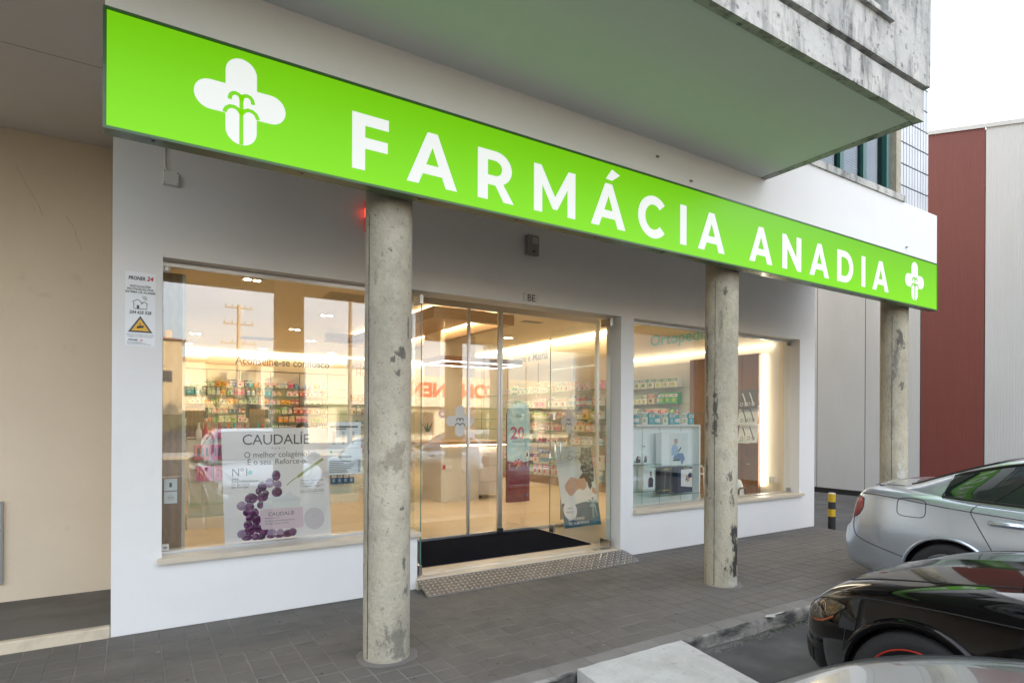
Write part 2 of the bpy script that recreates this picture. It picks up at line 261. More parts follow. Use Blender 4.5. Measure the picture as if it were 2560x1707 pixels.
mat('foliage_dark', (0.055, 0.07, 0.02), 0.7, layers=[((0.03, 0.045, 0.012), 0.8, 0.4, 0.65, 0.8), ((0.12, 0.10, 0.03), 1.5, 0.55, 0.7, 0.6)])
mat('bark', (0.10, 0.075, 0.05), 0.9)
mat('render_cream', (0.62, 0.52, 0.36), 0.85, layers=[((0.54, 0.45, 0.31), 0.8, 0.4, 0.7, 0.5)]); mat('render_white', (0.72, 0.68, 0.60), 0.85)
mat('roof_tile', (0.42, 0.16, 0.07), 0.85, layers=[((0.30, 0.11, 0.05), 5, 0.4, 0.7, 0.7)])
mat('house_glass', (0.05, 0.06, 0.07), 0.1); mat('shutter', (0.30, 0.29, 0.26), 0.7)
mat('field', (0.09, 0.10, 0.035), 0.95, layers=[((0.14, 0.12, 0.05), 0.06, 0.4, 0.65, 0.8)])
mat('pole_concrete', (0.45, 0.40, 0.31), 0.85); mat('lamp_metal', (0.16, 0.14, 0.12), 0.5)
mat('letter_red', (0.72, 0.05, 0.02), 0.5); mat('letter_blue', (0.03, 0.05, 0.42), 0.5)
mat('store_white', (0.76, 0.74, 0.70), 0.7); mat('hill_green', (0.07, 0.085, 0.05), 0.95)
mat('paint_silver', (0.64, 0.71, 0.80), 0.27, 0.85, coat=1.0, layers=[((0.70, 0.77, 0.86), 900, 0.4, 0.6, 0.3)])
mat('paint_silver_warm', (0.52, 0.59, 0.65), 0.22, 0.85, coat=1.0, layers=[((0.52, 0.54, 0.55), 900, 0.4, 0.6, 0.3)])
mat('paint_black', (0.002, 0.002, 0.0025), 0.06, 0.0, spec=0.2, coat=0.42)
mat('chrome', (0.72, 0.73, 0.75), 0.12, 1.0); mat('seam', W(0.012), 0.7); mat('trim_black', W(0.010), 0.35)
mat('tail_red', (0.24, 0.010, 0.010), 0.12, coat=0.8, layers=[((0.42, 0.03, 0.02), 22, 0.5, 0.6, 0.8)]); mat('amber', (0.50, 0.10, 0.01), 0.2, coat=0.6)
mat('lamp_dark', (0.034, 0.030, 0.020), 0.08, coat=1.0, layers=[((0.20, 0.17, 0.09), 26, 0.56, 0.62, 0.8, (1, 1, 2.5)), ((0.6, 0.55, 0.4), 60, 0.72, 0.74, 0.9)])  # pale flecks in the colour paint the sparkle of the lens
mat('tyre', W(0.022), 0.72, bump=(60, 0.3)); mat('rim_black', W(0.02), 0.3, 0.3); mat('rim_silver', (0.5, 0.5, 0.51), 0.3, 0.8); mat('rim_red', (0.50, 0.035, 0.018), 0.4)
mat('car_glass', (0.010, 0.016, 0.014), 0.02, coat=1.0)

# ------------------------------------------------------------------ mesh helpers
def rootloc(o):
    v = Vector((0, 0, 0))
    while o is not None:
        v += Vector(o.location); o = o.parent
    return v
def tag(o, label=None, cat=None, group=None, kind=None):
    if label: o['label'] = label
    if cat: o['category'] = cat
    if group: o['group'] = group
    if kind: o['kind'] = kind
    return o
def thing(name, label, cat, loc=(0, 0, 0), rz=0.0, group=None):
    o = bpy.data.objects.new(name, None); COL.objects.link(o); o.location = loc; o.rotation_euler = (0, 0, rz); o.empty_display_size = 0.2
    return tag(o, label, cat, group)
class MB:
    def __init__(s): s.v = []; s.f = []; s.m = []; s.cur = 0
    def add(s, vs, fs):
        b = len(s.v); s.v += [tuple(v) for v in vs]
        for f in fs: s.f.append(tuple(b + i for i in f)); s.m.append(s.cur)
        return s
    def box(s, x0, y0, z0, x1, y1, z1):
        x0, x1 = min(x0, x1), max(x0, x1); y0, y1 = min(y0, y1), max(y0, y1); z0, z1 = min(z0, z1), max(z0, z1)
        return s.add([(x0, y0, z0), (x1, y0, z0), (x1, y1, z0), (x0, y1, z0), (x0, y0, z1), (x1, y0, z1), (x1, y1, z1), (x0, y1, z1)],
                     [(0, 3, 2, 1), (4, 5, 6, 7), (0, 1, 5, 4), (1, 2, 6, 5), (2, 3, 7, 6), (3, 0, 4, 7)])
    def bbox(s, x0, y0, z0, x1, y1, z1, b=0.004):
        """box with chamfered vertical and top edges"""
        x0, x1 = min(x0, x1), max(x0, x1); y0, y1 = min(y0, y1), max(y0, y1)
        def ring(i, z): return [(x0 + i, y0 + b, z), (x0 + b, y0 + i, z), (x1 - b, y0 + i, z), (x1 - i, y0 + b, z), (x1 - i, y1 - b, z), (x1 - b, y1 - i, z), (x0 + b, y1 - i, z), (x0 + i, y1 - b, z)]
        vs = ring(0, z0) + ring(0, z1 - b) + [(min(max(v[0], x0 + b), x1 - b), min(max(v[1], y0 + b), y1 - b), z1) for v in ring(b, z1)]
        fs = [tuple(reversed(range(8)))]
        for L in (0, 8):
            for i in range(8): j = (i + 1) % 8; fs.append((L + i, L + j, L + 8 + j, L + 8 + i))
        fs.append(tuple(range(16, 24)))
        return s.add(vs, fs)
    def cyl(s, p0, p1, r0, r1=None, n=16, caps=True):
        r1 = r0 if r1 is None else r1
        p0 = Vector(p0); p1 = Vector(p1); d = (p1 - p0).normalized()
        a = d.orthogonal().normalized(); b = d.cross(a)
        vs = []
        for p, r in ((p0, r0), (p1, r1)):
            for i in range(n): t = 2 * math.pi * i / n; vs.append(p + (a * math.cos(t) + b * math.sin(t)) * r)
        fs = [(i, (i + 1) % n, n + (i + 1) % n, n + i) for i in range(n)]
        if caps: fs += [tuple(reversed(range(n))), tuple(range(n, 2 * n))]
        return s.add(vs, fs)
    def tube(s, pts, r, n=8, closed=False):
        pts = [Vector(p) for p in pts]; m = len(pts); rings = []
        ref = None
        for i, p in enumerate(pts):
            a = pts[(i - 1) % m] if (closed or i > 0) else p; b = pts[(i + 1) % m] if (closed or i < m - 1) else p
            d = (b - a).normalized()
            if ref is None: ref = d.orthogonal().normalized()
            ref = (ref - d * ref.dot(d)); ref = ref.normalized() if ref.length > 1e-6 else d.orthogonal().normalized()
            q = d.cross(ref); rings.append([p + (ref * math.cos(2 * math.pi * k / n) + q * math.sin(2 * math.pi * k / n)) * r for k in range(n)])
        vs = [v for rg in rings for v in rg]; fs = []
        for i in range(m if closed else m - 1):
            j = (i + 1) % m
            for k in range(n): fs.append((i * n + k, i * n + (k + 1) % n, j * n + (k + 1) % n, j * n + k))
        if not closed: fs += [tuple(reversed(range(n))), tuple(range((m - 1) * n, m * n))]
        return s.add(vs, fs)
    def lathe(s, prof, c=(0, 0, 0), n=20, axis='Z'):
        vs = []; k = len(prof)
        for i in range(n):
            t = 2 * math.pi * i / n
            for r, z in prof:
                if axis == 'Z': vs.append((c[0] + r * math.cos(t), c[1] + r * math.sin(t), c[2] + z))
                else: vs.append((c[0] + z, c[1] + r * math.cos(t), c[2] + r * math.sin(t)))
        fs = []
        for i in range(n):
            j = (i + 1) % n
            for q in range(k - 1): fs.append((i * k + q, j * k + q, j * k + q + 1, i * k + q + 1))
        return s.add(vs, fs)
    def poly(s, loops, fn, d0=0.0, d1=None):
        """filled 2D loops (first outer, rest holes); fn(u,v,d)->xyz; d1 gives thickness"""
        tri = tessellate_polygon([[Vector((u, v, 0)) for u, v in L] for L in loops])
        flat = [p for L in loops for p in L]; n = len(flat)
        vs = [fn(u, v, d0) for u, v in flat]; fs = [tuple(t) for t in tri]
        if d1 is not None:
            vs += [fn(u, v, d1) for u, v in flat]; fs += [tuple(n + i for i in reversed(t)) for t in tri]; b = 0
            for L in loops:
                m = len(L)
                for i in range(m): j = (i + 1) % m; fs.append((b + i, b + j, n + b + j, n + b + i))
                b += m
        return s.add(vs, fs)
    def grid(s, P, closed_u=False):
        nu = len(P); nv = len(P[0]); vs = [p for row in P for p in row]; fs = []
        for i in range(nu if closed_u else nu - 1):
            for j in range(nv - 1): a = (i + 1) % nu; fs.append((i * nv + j, i * nv + j + 1, a * nv + j + 1, a * nv + j))
        return s.add(vs, fs)
    def mesh(s, name, mats, smooth=False, recalc=True):
        me = bpy.data.meshes.new(name); me.from_pydata(s.v, [], s.f); 
        for m in (mats if isinstance(mats, (list, tuple)) else [mats]): me.materials.append(MATS[m])
        for p, i in zip(me.polygons, s.m): p.material_index = i
        if recalc:
            bm = bmesh.new(); bm.from_mesh(me); bmesh.ops.recalc_face_normals(bm, faces=bm.faces); bm.to_mesh(me); bm.free()
        if smooth:
            for p in me.polygons: p.use_smooth = True
            if smooth is not True: me.set_sharp_from_angle(angle=R(smooth))
        me.update(); return me
    def build(s, name, mats, parent=None, smooth=False, world=True, recalc=True):
        if world and parent is not None:
            o = rootloc(parent); s.v = [(v[0] - o.x, v[1] - o.y, v[2] - o.z) for v in s.v]
        ob = bpy.data.objects.new(name, s.mesh(name, mats, smooth, recalc)); COL.objects.link(ob)
        if parent is not None: ob.parent = parent
        return ob
def put(name, me, loc, parent=None, rz=0.0, scale=(1, 1, 1)):
    o = bpy.data.objects.new(name, me); COL.objects.link(o)
    if parent is not None:
        o.parent = parent; loc = Vector(loc) - rootloc(parent)
    o.location = loc; o.rotation_euler = (0, 0, rz); o.scale = scale; return o
def arc(cx, cy, rx, ry, a0, a1, n=14): return [(cx + rx * math.cos(R(a0 + (a1 - a0) * i / n)), cy + ry * math.sin(R(a0 + (a1 - a0) * i / n))) for i in range(n + 1)]
def ribbon(pts, w, cap=True):
    """closed outline of a stroke of width w along 2D points"""
    L = []; Rr = []
    for i, p in enumerate(pts):
        a = pts[max(i - 1, 0)]; b = pts[min(i + 1, len(pts) - 1)]; dx, dy = b[0] - a[0], b[1] - a[1]; l = math.hypot(dx, dy) or 1; nx, ny = -dy / l * w / 2, dx / l * w / 2
        L.append((p[0] + nx, p[1] + ny)); Rr.append((p[0] - nx, p[1] - ny))
    return L + Rr[::-1]
PY = lambda Y: (lambda u, v, d: (u, Y - d, v))          # facing the street (-Y)
_tx = {}
def text(s, size, material, fn, u, v, parent, name='lettering', align='CENTER', d=0.0012, bold=0.0, shear=0.0, sx=1.0, space=1.0):
    """flat lettering: u,v of the baseline anchor, mapped by fn(u,v,d)"""
    c = bpy.data.curves.new('t', 'FONT'); c.body = s; c.size = size; c.align_x = align; c.offset = bold; c.shear = shear; c.resolution_u = 3; c.space_character = space
    o = bpy.data.objects.new('t', c); me = o.to_mesh(); b = MB()
    b.add([fn(u + p.co.x * sx, v + p.co.y, d) for p in me.vertices], [tuple(f.vertices) for f in me.polygons])
    o.to_mesh_clear(); bpy.data.objects.remove(o); bpy.data.curves.remove(c)
    if not b.v: return None
    return b.build(name, material, parent, recalc=False)
def wall_mesh(b, x0, x1, z0, z1, holes, y0, y1):
    xs = sorted({x0, x1, *[h[0] for h in holes], *[h[1] for h in holes]}); zs = sorted({z0, z1, *[h[2] for h in holes], *[h[3] for h in holes]})
    xs = [x for x in xs if x0 <= x <= x1]; zs = [z for z in zs if z0 <= z <= z1]
    def solid(i, j):
        if not (0 <= i < len(xs) - 1 and 0 <= j < len(zs) - 1): return False
        cx_, cz_ = (xs[i] + xs[i + 1]) / 2, (zs[j] + zs[j + 1]) / 2
        return not any(h[0] < cx_ < h[1] and h[2] < cz_ < h[3] for h in holes)
    for i in range(len(xs) - 1):
        for j in range(len(zs) - 1):
            if not solid(i, j): continue
            a, c, e, g = xs[i], xs[i + 1], zs[j], zs[j + 1]
            b.add([(a, y0, e), (c, y0, e), (c, y0, g), (a, y0, g)], [(0, 1, 2, 3)]); b.add([(a, y1, e), (c, y1, e), (c, y1, g), (a, y1, g)], [(3, 2, 1, 0)])
            if not solid(i - 1, j): b.add([(a, y0, e), (a, y0, g), (a, y1, g), (a, y1, e)], [(0, 1, 2, 3)])
            if not solid(i + 1, j): b.add([(c, y0, e), (c, y1, e), (c, y1, g), (c, y0, g)], [(0, 1, 2, 3)])
            if not solid(i, j - 1): b.add([(a, y0, e), (a, y1, e), (c, y1, e), (c, y0, e)], [(0, 1, 2, 3)])
            if not solid(i, j + 1): b.add([(a, y0, g), (c, y0, g), (c, y1, g), (a, y1, g)], [(0, 1, 2, 3)])
    bm = bmesh.new(); vv = [bm.verts.new(v) for v in b.v]
    for f in b.f:
        try: bm.faces.new([vv[i] for i in f])
        except ValueError: pass
    bmesh.ops.remove_doubles(bm, verts=bm.verts, dist=1e-5); bm.verts.index_update()
    b.v = [tuple(v.co) for v in bm.verts]; b.f = [tuple(v.index for v in f.verts) for f in bm.faces]; b.m = [0] * len(b.f); bm.free(); return b

# ================================================================== THE SETTING
YW = 5.09            # pharmacy front wall
YF = 3.56            # fascia above the columns
YS = 3.465           # face of the sign
ZS = 3.87            # soffit
ZR = -0.10           # road
YK = 2.912           # kerb
YG = 5.24            # window glass
# ground: one sheet to the horizon, rising to a low hill behind the street
b = MB()
ysr = [600, 200, 60, 20, 2.9, -10, -25, -46, -52, -60, -75, -100, -140, -200, -400, -700]
def gz(y): return ZR if y > -48 else ZR + 5.2 * (1 - math.exp((y + 48) / 34.0))
P_ = [[(x, y, gz(y)) for x in (-700, -200, -60, -20, 0, 20, 60, 200, 700)] for y in ysr]
b.grid(P_); tag(b.build('ground', 'asphalt', smooth=True), kind='structure')
b = MB(); b.grid([[(x, y, gz(y) + 0.03) for x in (-700, -100, 0, 100, 700)] for y in (-49, -52, -60, -75, -100, -140, -200, -400, -700)])
tag(b.build('hillside', 'field', smooth=True), kind='structure')

# pavement with its tiles and kerb
pav = thing('pavement', None, None, (0, YK, 0)); tag(pav, 'dark grey tiled pavement running under the columns', None, kind='structure')
TX, TY0 = 0.154, 2.912
b = MB(); b.box(-7.0, YK + 0.13, ZR - 0.1, 8.53, 5.088, -0.004); b.build('grout', 'grout', pav)
b = MB()
xk = -7.0; kk = 0
bm_segs = [(-7.0, 2.12), (2.12, 2.36), (2.36, 8.53)]
NK = 150
rows = []
for i in range(NK + 1):
    x = -7.0 + (15.53) * i / NK
    w = 0.006 * math.sin(x * 9) + random.uniform(-0.006, 0.006)
    rows.append([(x, YK - 0.012 + w, ZR - 0.05), (x, YK + w + random.uniform(-0.004, 0.004), -0.045), (x, YK + 0.004 + w * 0.6, -0.016), (x, YK + 0.016, -0.003 + random.uniform(-0.002, 0.001)), (x, YK + 0.135, -0.0035)])
b.grid(rows); b.build('kerb', 'kerb', pav, smooth=40, recalc=False)
tb = MB(); g = 0.0032; tb.bbox(g, g, -0.02, TX - g, TX - g, 0.0, 0.003); tile_me = tb.mesh('tile', 'paver')
tb = MB(); tb.bbox(g, g, -0.02, TX * 2 - g, 0.135 - g, 0.0, 0.003); tile_edge = tb.mesh('edge_tile', 'paver_light')
COLS = [(1.425, 3.765), (4.755, 3.755), (8.045, 3.755)]
cells = []
x = -0.134 - TX * 44
while x < 8.5:
    for j in range(14):
        y = YK + 0.012 + 0.135 + j * TX
        if y > 5.08: continue
        cells.append((x, y))
    x += TX
def vis(c): # nearest to the camera inside the view
    q = Vector((c[0] + .07, c[1] + .07, -EYE)); w = q.dot(fwd); px = CX + FPX * q.dot(rt) / max(w, .1); py = CY - FPX * q.dot(upv) / max(w, .1)
    return w > .3 and -40 < px < 2330 and py < 1740
seen = sorted([c for c in cells if vis(c)], key=lambda c: c[0] ** 2 + c[1] ** 2)
near = set(seen[:285]); rest = MB()
for c in cells:
    if c in near:
        o = put('tile', tile_me, (c[0] + random.uniform(-.0008, .0008), c[1] + random.uniform(-.0008, .0008), random.uniform(-0.0016, 0.0006)), pav)
        o.rotation_euler = (random.uniform(-.004, .004), random.uniform(-.004, .004), random.uniform(-.003, .003))
    elif -3 < c[0] < 8.5:
        dz = random.uniform(-.001, .0005); d = min(TX, 5.086 - c[1], 8.53 - c[0])
        rest.box(c[0] + g, c[1] + g, -0.02, c[0] + min(TX, 8.53 - c[0]) - g, c[1] + min(TX, 5.086 - c[1]) - g, dz)
o = rest.build('far_tiles', 'paver', pav); tag(o, 'the pavement tiles farther along the wall', kind='stuff')
x = -1.2
while x < 8.2:
    o = put('edge_tile', tile_edge, (x, YK + 0.012, random.uniform(-0.002, 0.0)), pav); o.rotation_euler = (random.uniform(-.008, .004), random.uniform(-.004, .004), 0); x += TX * 2
pp = MB(); a = on_z(1936, 1538, 0.0)
pp.poly([[(a.x - .10, a.y + .015), (a.x - .03, a.y - .03), (a.x + .02, YK + .004), (a.x + .10, YK + .002), (a.x + .15, YK + .006), (a.x + .17, a.y - .005), (a.x + .12, a.y + .03), (a.x + .04, a.y + .022), (a.x - .04, a.y + .042)]], lambda u, v, d: (u, v, d), 0.0005, 0.0025)
pp.build('mortar_patch', 'ramp_concrete', pav)
# specks, gum and dry leaves on the tiles
sp_ = MB()
for i in range(420):
    x = random.uniform(-1.0, 8.3); y = random.uniform(YK + .05, 5.05); r = random.choice((.003, .004, .005, .011)) * random.uniform(.6, 1.3)
    if any(math.hypot(x - c[0], y - c[1]) < .2 for c in COLS): continue
    n_ = 7; sp_.add([(x + r * random.uniform(.7, 1.2) * math.cos(k * 6.283 / n_), y + r * random.uniform(.5, 1.1) * math.sin(k * 6.283 / n_), .0012) for k in range(n_)], [tuple(range(n_))])
mat('speck', (0.06, 0.055, 0.05), 0.9, layers=[((0.36, 0.34, 0.30), 1.7, 0.5, 0.56, 0.9)])
tag(sp_.build('pavement_specks', 'speck', recalc=False), 'specks, gum spots and crumbs scattered on the pavement tiles', 'litter', kind='stuff')
# grit and moss in the gutter
gr = MB()
for i in range(1500):
    x = random.uniform(3.3, 6.2); y = YK - 0.03 - abs(random.gauss(0, 0.035)); r = random.uniform(0.002, 0.007)
    gr.add([(x + r * random.uniform(.6, 1.3), y, ZR), (x - r, y + r, ZR), (x - r * .6, y - r, ZR), (x, y, ZR + r * random.uniform(.7, 1.5))], [(0, 1, 3), (1, 2, 3), (2, 0, 3)])
tag(gr.build('gutter_grit', 'grit'), 'grit and crumbs of asphalt along the foot of the kerb', 'grit', kind='stuff')
ms = MB()
for i in range(500):
    x = random.gauss(4.75, 0.3); y = YK - 0.025 - abs(random.gauss(0, 0.03)); h = random.uniform(.004, .018)
    t = random.uniform(0, 6.28); c_, s_ = math.cos(t) * .004, math.sin(t) * .004
    ms.add([(x - c_, y - s_, ZR), (x + c_, y + s_, ZR), (x + random.uniform(-.008, .008), y + random.uniform(-.008, .008), ZR + h)], [(0, 1, 2)])
tag(ms.build('gutter_moss', 'moss', recalc=False), 'dark moss growing in the gutter beside the kerb', 'moss', kind='stuff')

# ================================================================== PHARMACY BUILDING
bld = thing('pharmacy_building', 'white rendered pharmacy building with glazed shopfront under a green lightbox sign', 'building', (4.2, YW, 0))
holes = [(0.192, 2.215, 0.486, 2.735), (2.20, 4.705, -1, 2.735), (4.90, 8.176, 0.474, 2.735)]
b = wall_mesh(MB(), -0.117, 8.555, 0.001, ZS, [holes[0], (2.215, 4.705, 0.0, 2.735), holes[2], (2.20, 2.215, 0.486, 2.735)], YW, YW + 0.25)
b.build('front_wall', 'white_wall', bld)
b = MB(); b.box(-0.117, YW + 0.25, 0.0, 0.10, 18.3, 3.86); b.box(8.42, YW + 0.25, 0.0, 8.555, 18.3, 3.86); b.box(0.10, 17.95, 0.0, 8.42, 18.3, 3.86)
b.build('shop_shell', 'in_wall', bld)
b = MB(); b.box(-26.0, 6.22, 0.0, -0.1175, 6.45, ZS - .001); b.build('side_wall', 'beige_wall', bld)
# arcade ceiling, soffit and the storey above
b = MB(); b.box(-0.118, 3.86, ZS + .001, 8.7, YW + .25, ZS + .1); b.build('arcade_ceiling', 'soffit_paint', bld)
b = MB(); b.box(-26.0, 2.26, ZS, -0.1185, 6.22, ZS + .1); b.build('passage_ceiling', 'left_ceiling', bld)
b = MB(); b.box(-0.118, 2.26, ZS + .002, 5.06, YF + .01, ZS + .1); b.build('soffit', 'soffit_paint', bld)
b = wall_mesh(MB(), -0.117, 8.70, 3.12, 4.19, [], YF, 3.86); b.build('fascia_wall', 'white_wall', bld)
YO = 2.194
b = MB()
prof = [(2.26, ZS - .004), (YO, ZS - .012), (YO, ZS + .05), (YO + .004, ZS + .052), (YO + .004, 4.092), (YO + .03, 4.094), (YO + .03, 4.115), (YO - .02, 4.118), (YO - .02, 4.13)]
nx = 160
b.grid([[(-26 + (5.138 + 26) * i / nx, y + random.uniform(-.0018, .0018), z + random.uniform(-.002, .002)) for y, z in prof] for i in range(nx + 1)])
b.add([(5.138, y, z) for y, z in prof] + [(5.138, YF, 4.13), (5.138, YF, ZS - .004)], [tuple(range(len(prof) + 2))])
b.build('slab_edge', 'weathered', bld, recalc=False)
b = MB(); b.box(5.06, 2.27, ZS - .003, 5.137, YF - .002, 4.129); b.build('slab_end', 'weathered', bld)
# overhanging storey, with a window opening near the corner
b = wall_mesh(MB(), -26.0, 5.20, 4.13, 9.6, [(3.55, 4.55, 4.44, 5.9), (0.6, 2.4, 4.44, 5.9), (-3.2, -1.2, 4.44, 5.9), (3.2, 4.55, 7.2, 8.7), (0.6, 2.4, 7.2, 8.7)], YO - .02, YO + .25); b.build('upper_wall', 'weathered', bld)
b = MB(); b.box(4.95, YO + .25, 4.13, 5.198, YF + .09, 9.6); b.build('upper_side_wall', 'weathered', bld)
for x0, x1, z0, z1 in ((3.55, 4.55, 4.44, 5.9), (0.6, 2.4, 4.44, 5.9), (-3.2, -1.2, 4.44, 5.9), (3.2, 4.55, 7.2, 8.7), (0.6, 2.4, 7.2, 8.7)):
    b = MB(); b.bbox(x0 - .04, YO - .05, z0 - .035, x1 + .035, YO + .2, z0 + .004); w = b.build('window_ledge', 'weathered', bld)
    b = MB(); 
    for xx in (x0, (x0 + x1) / 2, x1): b.box(max(xx - .03, x0 + .001), YO + .13, z0 + .005, min(xx + .03, x1 - .001), YO + .18, z1 - .001)
    b.box(x0 + .03, YO + .135, z1 - .06, x1 - .03, YO + .175, z1 - .002); b.box(x0 + .03, YO + .135, z0 + .006, x1 - .03, YO + .175, z0 + .06)
    w = b.build('upper_window', 'green_frame', bld)
    b = MB(); b.box(x0 + .03, YO + .15, z0 + .05, x1 - .03, YO + .16, z1 - .05); b.build('pane', 'glass_window', w)
    b = MB(); b.box(x0 + .03, YO + .21, z0 + .05, x1 - .03, YO + .22, z1 - .05); b.build('blind', 'blind', w)
# recessed upper wall on the right: window strip with green frames, then narrow white tiles
YU = 3.65
b = wall_mesh(MB(), 5.2, 8.70, 4.19, 9.6, [(5.6, 7.955, 4.30, 5.75)], YU + .02, YU + .3); b.build('tile_backing', 'grout_dark', bld)
b = MB(); b.box(5.2, YF - .02, 4.19, 7.83, YU + .018, 4.262); o = b.build('window_sill', 'weathered', bld)
for xa_, xb_ in ((7.84, 7.955), (5.2, 5.6)):
    b = MB(); b.box(xa_, YU - .004, 4.262, xb_, YU + .30, 5.75); b.build('window_surround', 'concrete', bld)
b = MB()
for xx in (6.26, 6.744, 7.235): b.box(xx - .03, YU + .06, 4.262, xx + .045, YU + .14, 5.75)
b.box(7.70, YU + .04, 4.262, 7.77, YU + .14, 5.75); b.box(5.6, YU + .062, 4.262, 7.70, YU + .138, 4.30)
w = b.build('strip_window', 'green_frame', bld)
xs_ = [5.62, 6.23, 6.714, 7.205, 7.70]
for i in range(4):
    b = MB(); b.box(xs_[i] + .05, YU + .095, 4.302, xs_[i + 1] - .002, YU + .105, 5.74); b.build('pane', 'glass_window', w)
b = MB()
for i in range(46):
    z = 4.31 + i * .031; b.add([(5.65, YU + .19, z), (7.52, YU + .19, z), (7.52, YU + .205, z + .027), (5.65, YU + .205, z + .027)], [(0, 1, 2, 3)])
b.build('blind', 'blind', w, recalc=False)
b = MB(); b.box(7.55, YU + .15, 4.262, 7.70, YU + .2, 5.74); b.build('reveal', 'walnut', w)
b = MB(); b.bbox(.000, 0, .003, .056, .02, .255, .003); ft = b.mesh('wall_tile', 'facade_tile')
zt = 4.20
for r_ in range(8):
    for c_ in range(10):
        x0 = 7.962 + c_ * .0725
        if x0 + .07 > 8.70: continue
        put('wall_tile', ft, (x0, YU, zt + r_ * .2675), bld, scale=(1, 1, 1))
b = MB(); b.box(5.2, YU, 6.4, 8.7, YU + .019, 9.6); b.box(5.2, YU, 5.75, 7.955, YU + .019, 6.4); b.build('upper_render', 'white_wall', bld)
b = MB(); b.box(-26, YU + .3, 9.3, 8.70, 18.3, 9.6); b.box(-26, 18.0, 3.97, 8.70, 18.3, 9.3); b.box(8.45, YU + .3, 3.97, 8.69, 18.0, 9.3); b.box(-26, YO + .25, 9.3, 4.95, YU + .3, 9.598); b.build('rear_walls', 'weathered', bld)
# raised passage floor with stone step, metal door frame on the beige wall
b = MB(); b.box(-26, YW + .06, 0.0, -.118, 6.22, .076); b.build('passage_floor', 'paver', bld)
b = MB(); b.bbox(-26, YW - .005, 0.0, -.119, YW + .059, .079, .008); b.build('step', 'step_stone', bld)
# cracks in the beige wall and ceiling
def crack(pts, w, fn, mname, par):
    q = []
    for i in range(len(pts) - 1):
        for t in range(6): f = t / 6; q.append((pts[i][0] + (pts[i + 1][0] - pts[i][0]) * f + random.uniform(-.006, .006), pts[i][1] + (pts[i + 1][1] - pts[i][1]) * f))
    q.append(pts[-1]); bb = MB(); bb.poly([ribbon(q, w)], fn, .0006); bb.build('crack', mname, par, recalc=False)
mat('crack', (0.46, 0.37, 0.28), 0.95); mat('crack_grey', (0.20, 0.19, 0.18), 0.95)
for pts in ([(40, 415), (62, 455), (85, 490), (108, 540)], [(165, 540), (185, 570), (203, 625)]):
    crack([(on_y(px, py, 6.22).x, on_y(px, py, 6.22).z) for px, py in pts], .0028, PY(6.22), 'crack', bld)
crack([(-.69, 4.818), (-.4, 4.82), (-.13, 4.821)], .007, lambda u, v, d: (u, v, ZS - d), 'crack_grey', bld)

# ------------------------------------------------------------------ windows and doors of the shopfront
def pane_box(parent, x0, y0, z0, x1, y1, z1, m='glass', name='pane'):
    b = MB(); b.box(x0, y0, z0, x1, y1, z1); return b.build(name, m, parent)
def sill(parent, x0, x1, z0, z1):
    b = MB(); b.bbox(x0, YW - .052, z0, x1, YG + .12, z1, .006); return b.build('sill', 'stone', parent)
b = MB(); b.box(.195, YG - .02, 2.70, 2.19, YG + .02, 2.733); win1 = b.build('shop_window', 'alu', bld)
b = MB(); b.box(.195, YG - .02, .527, 2.19, YG + .02, .545); b.build('bottom_rail', 'alu', win1)
sill(win1, .165, 2.235, .487, .526)
pane_box(win1, .20, YG - .005, .545, 2.185, YG + .005, 2.70)
for z in (.553, 2.655):
    b = MB(); b.bbox(.197, YG - .025, z, .245, YG + .02, z + .045); cl = b.build('clamp', 'plastic_white', win1)
    b = MB(); b.cyl((.221, YG - .0255, z + .022), (.221, YG - .031, z + .022), .012); b.build('screw', 'steel', cl)
b = MB(); b.box(4.905, YG - .02, 2.705, 8.17, YG + .02, 2.733); win2 = b.build('shop_window', 'alu', bld)
b = MB(); b.box(4.905, YG - .02, .516, 8.17, YG + .02, .526); b.build('bottom_rail', 'alu', win2)
sill(win2, 4.902, 8.235, .475, .515)
pane_box(win2, 4.91, YG - .005, .526, 8.165, YG + .005, 2.705)
for z in (.535, 2.66):
    b = MB(); b.bbox(8.12, YG - .02, z, 8.168, YG + .02, z + .045); b.build('clamp', 'plastic_grey', win2)
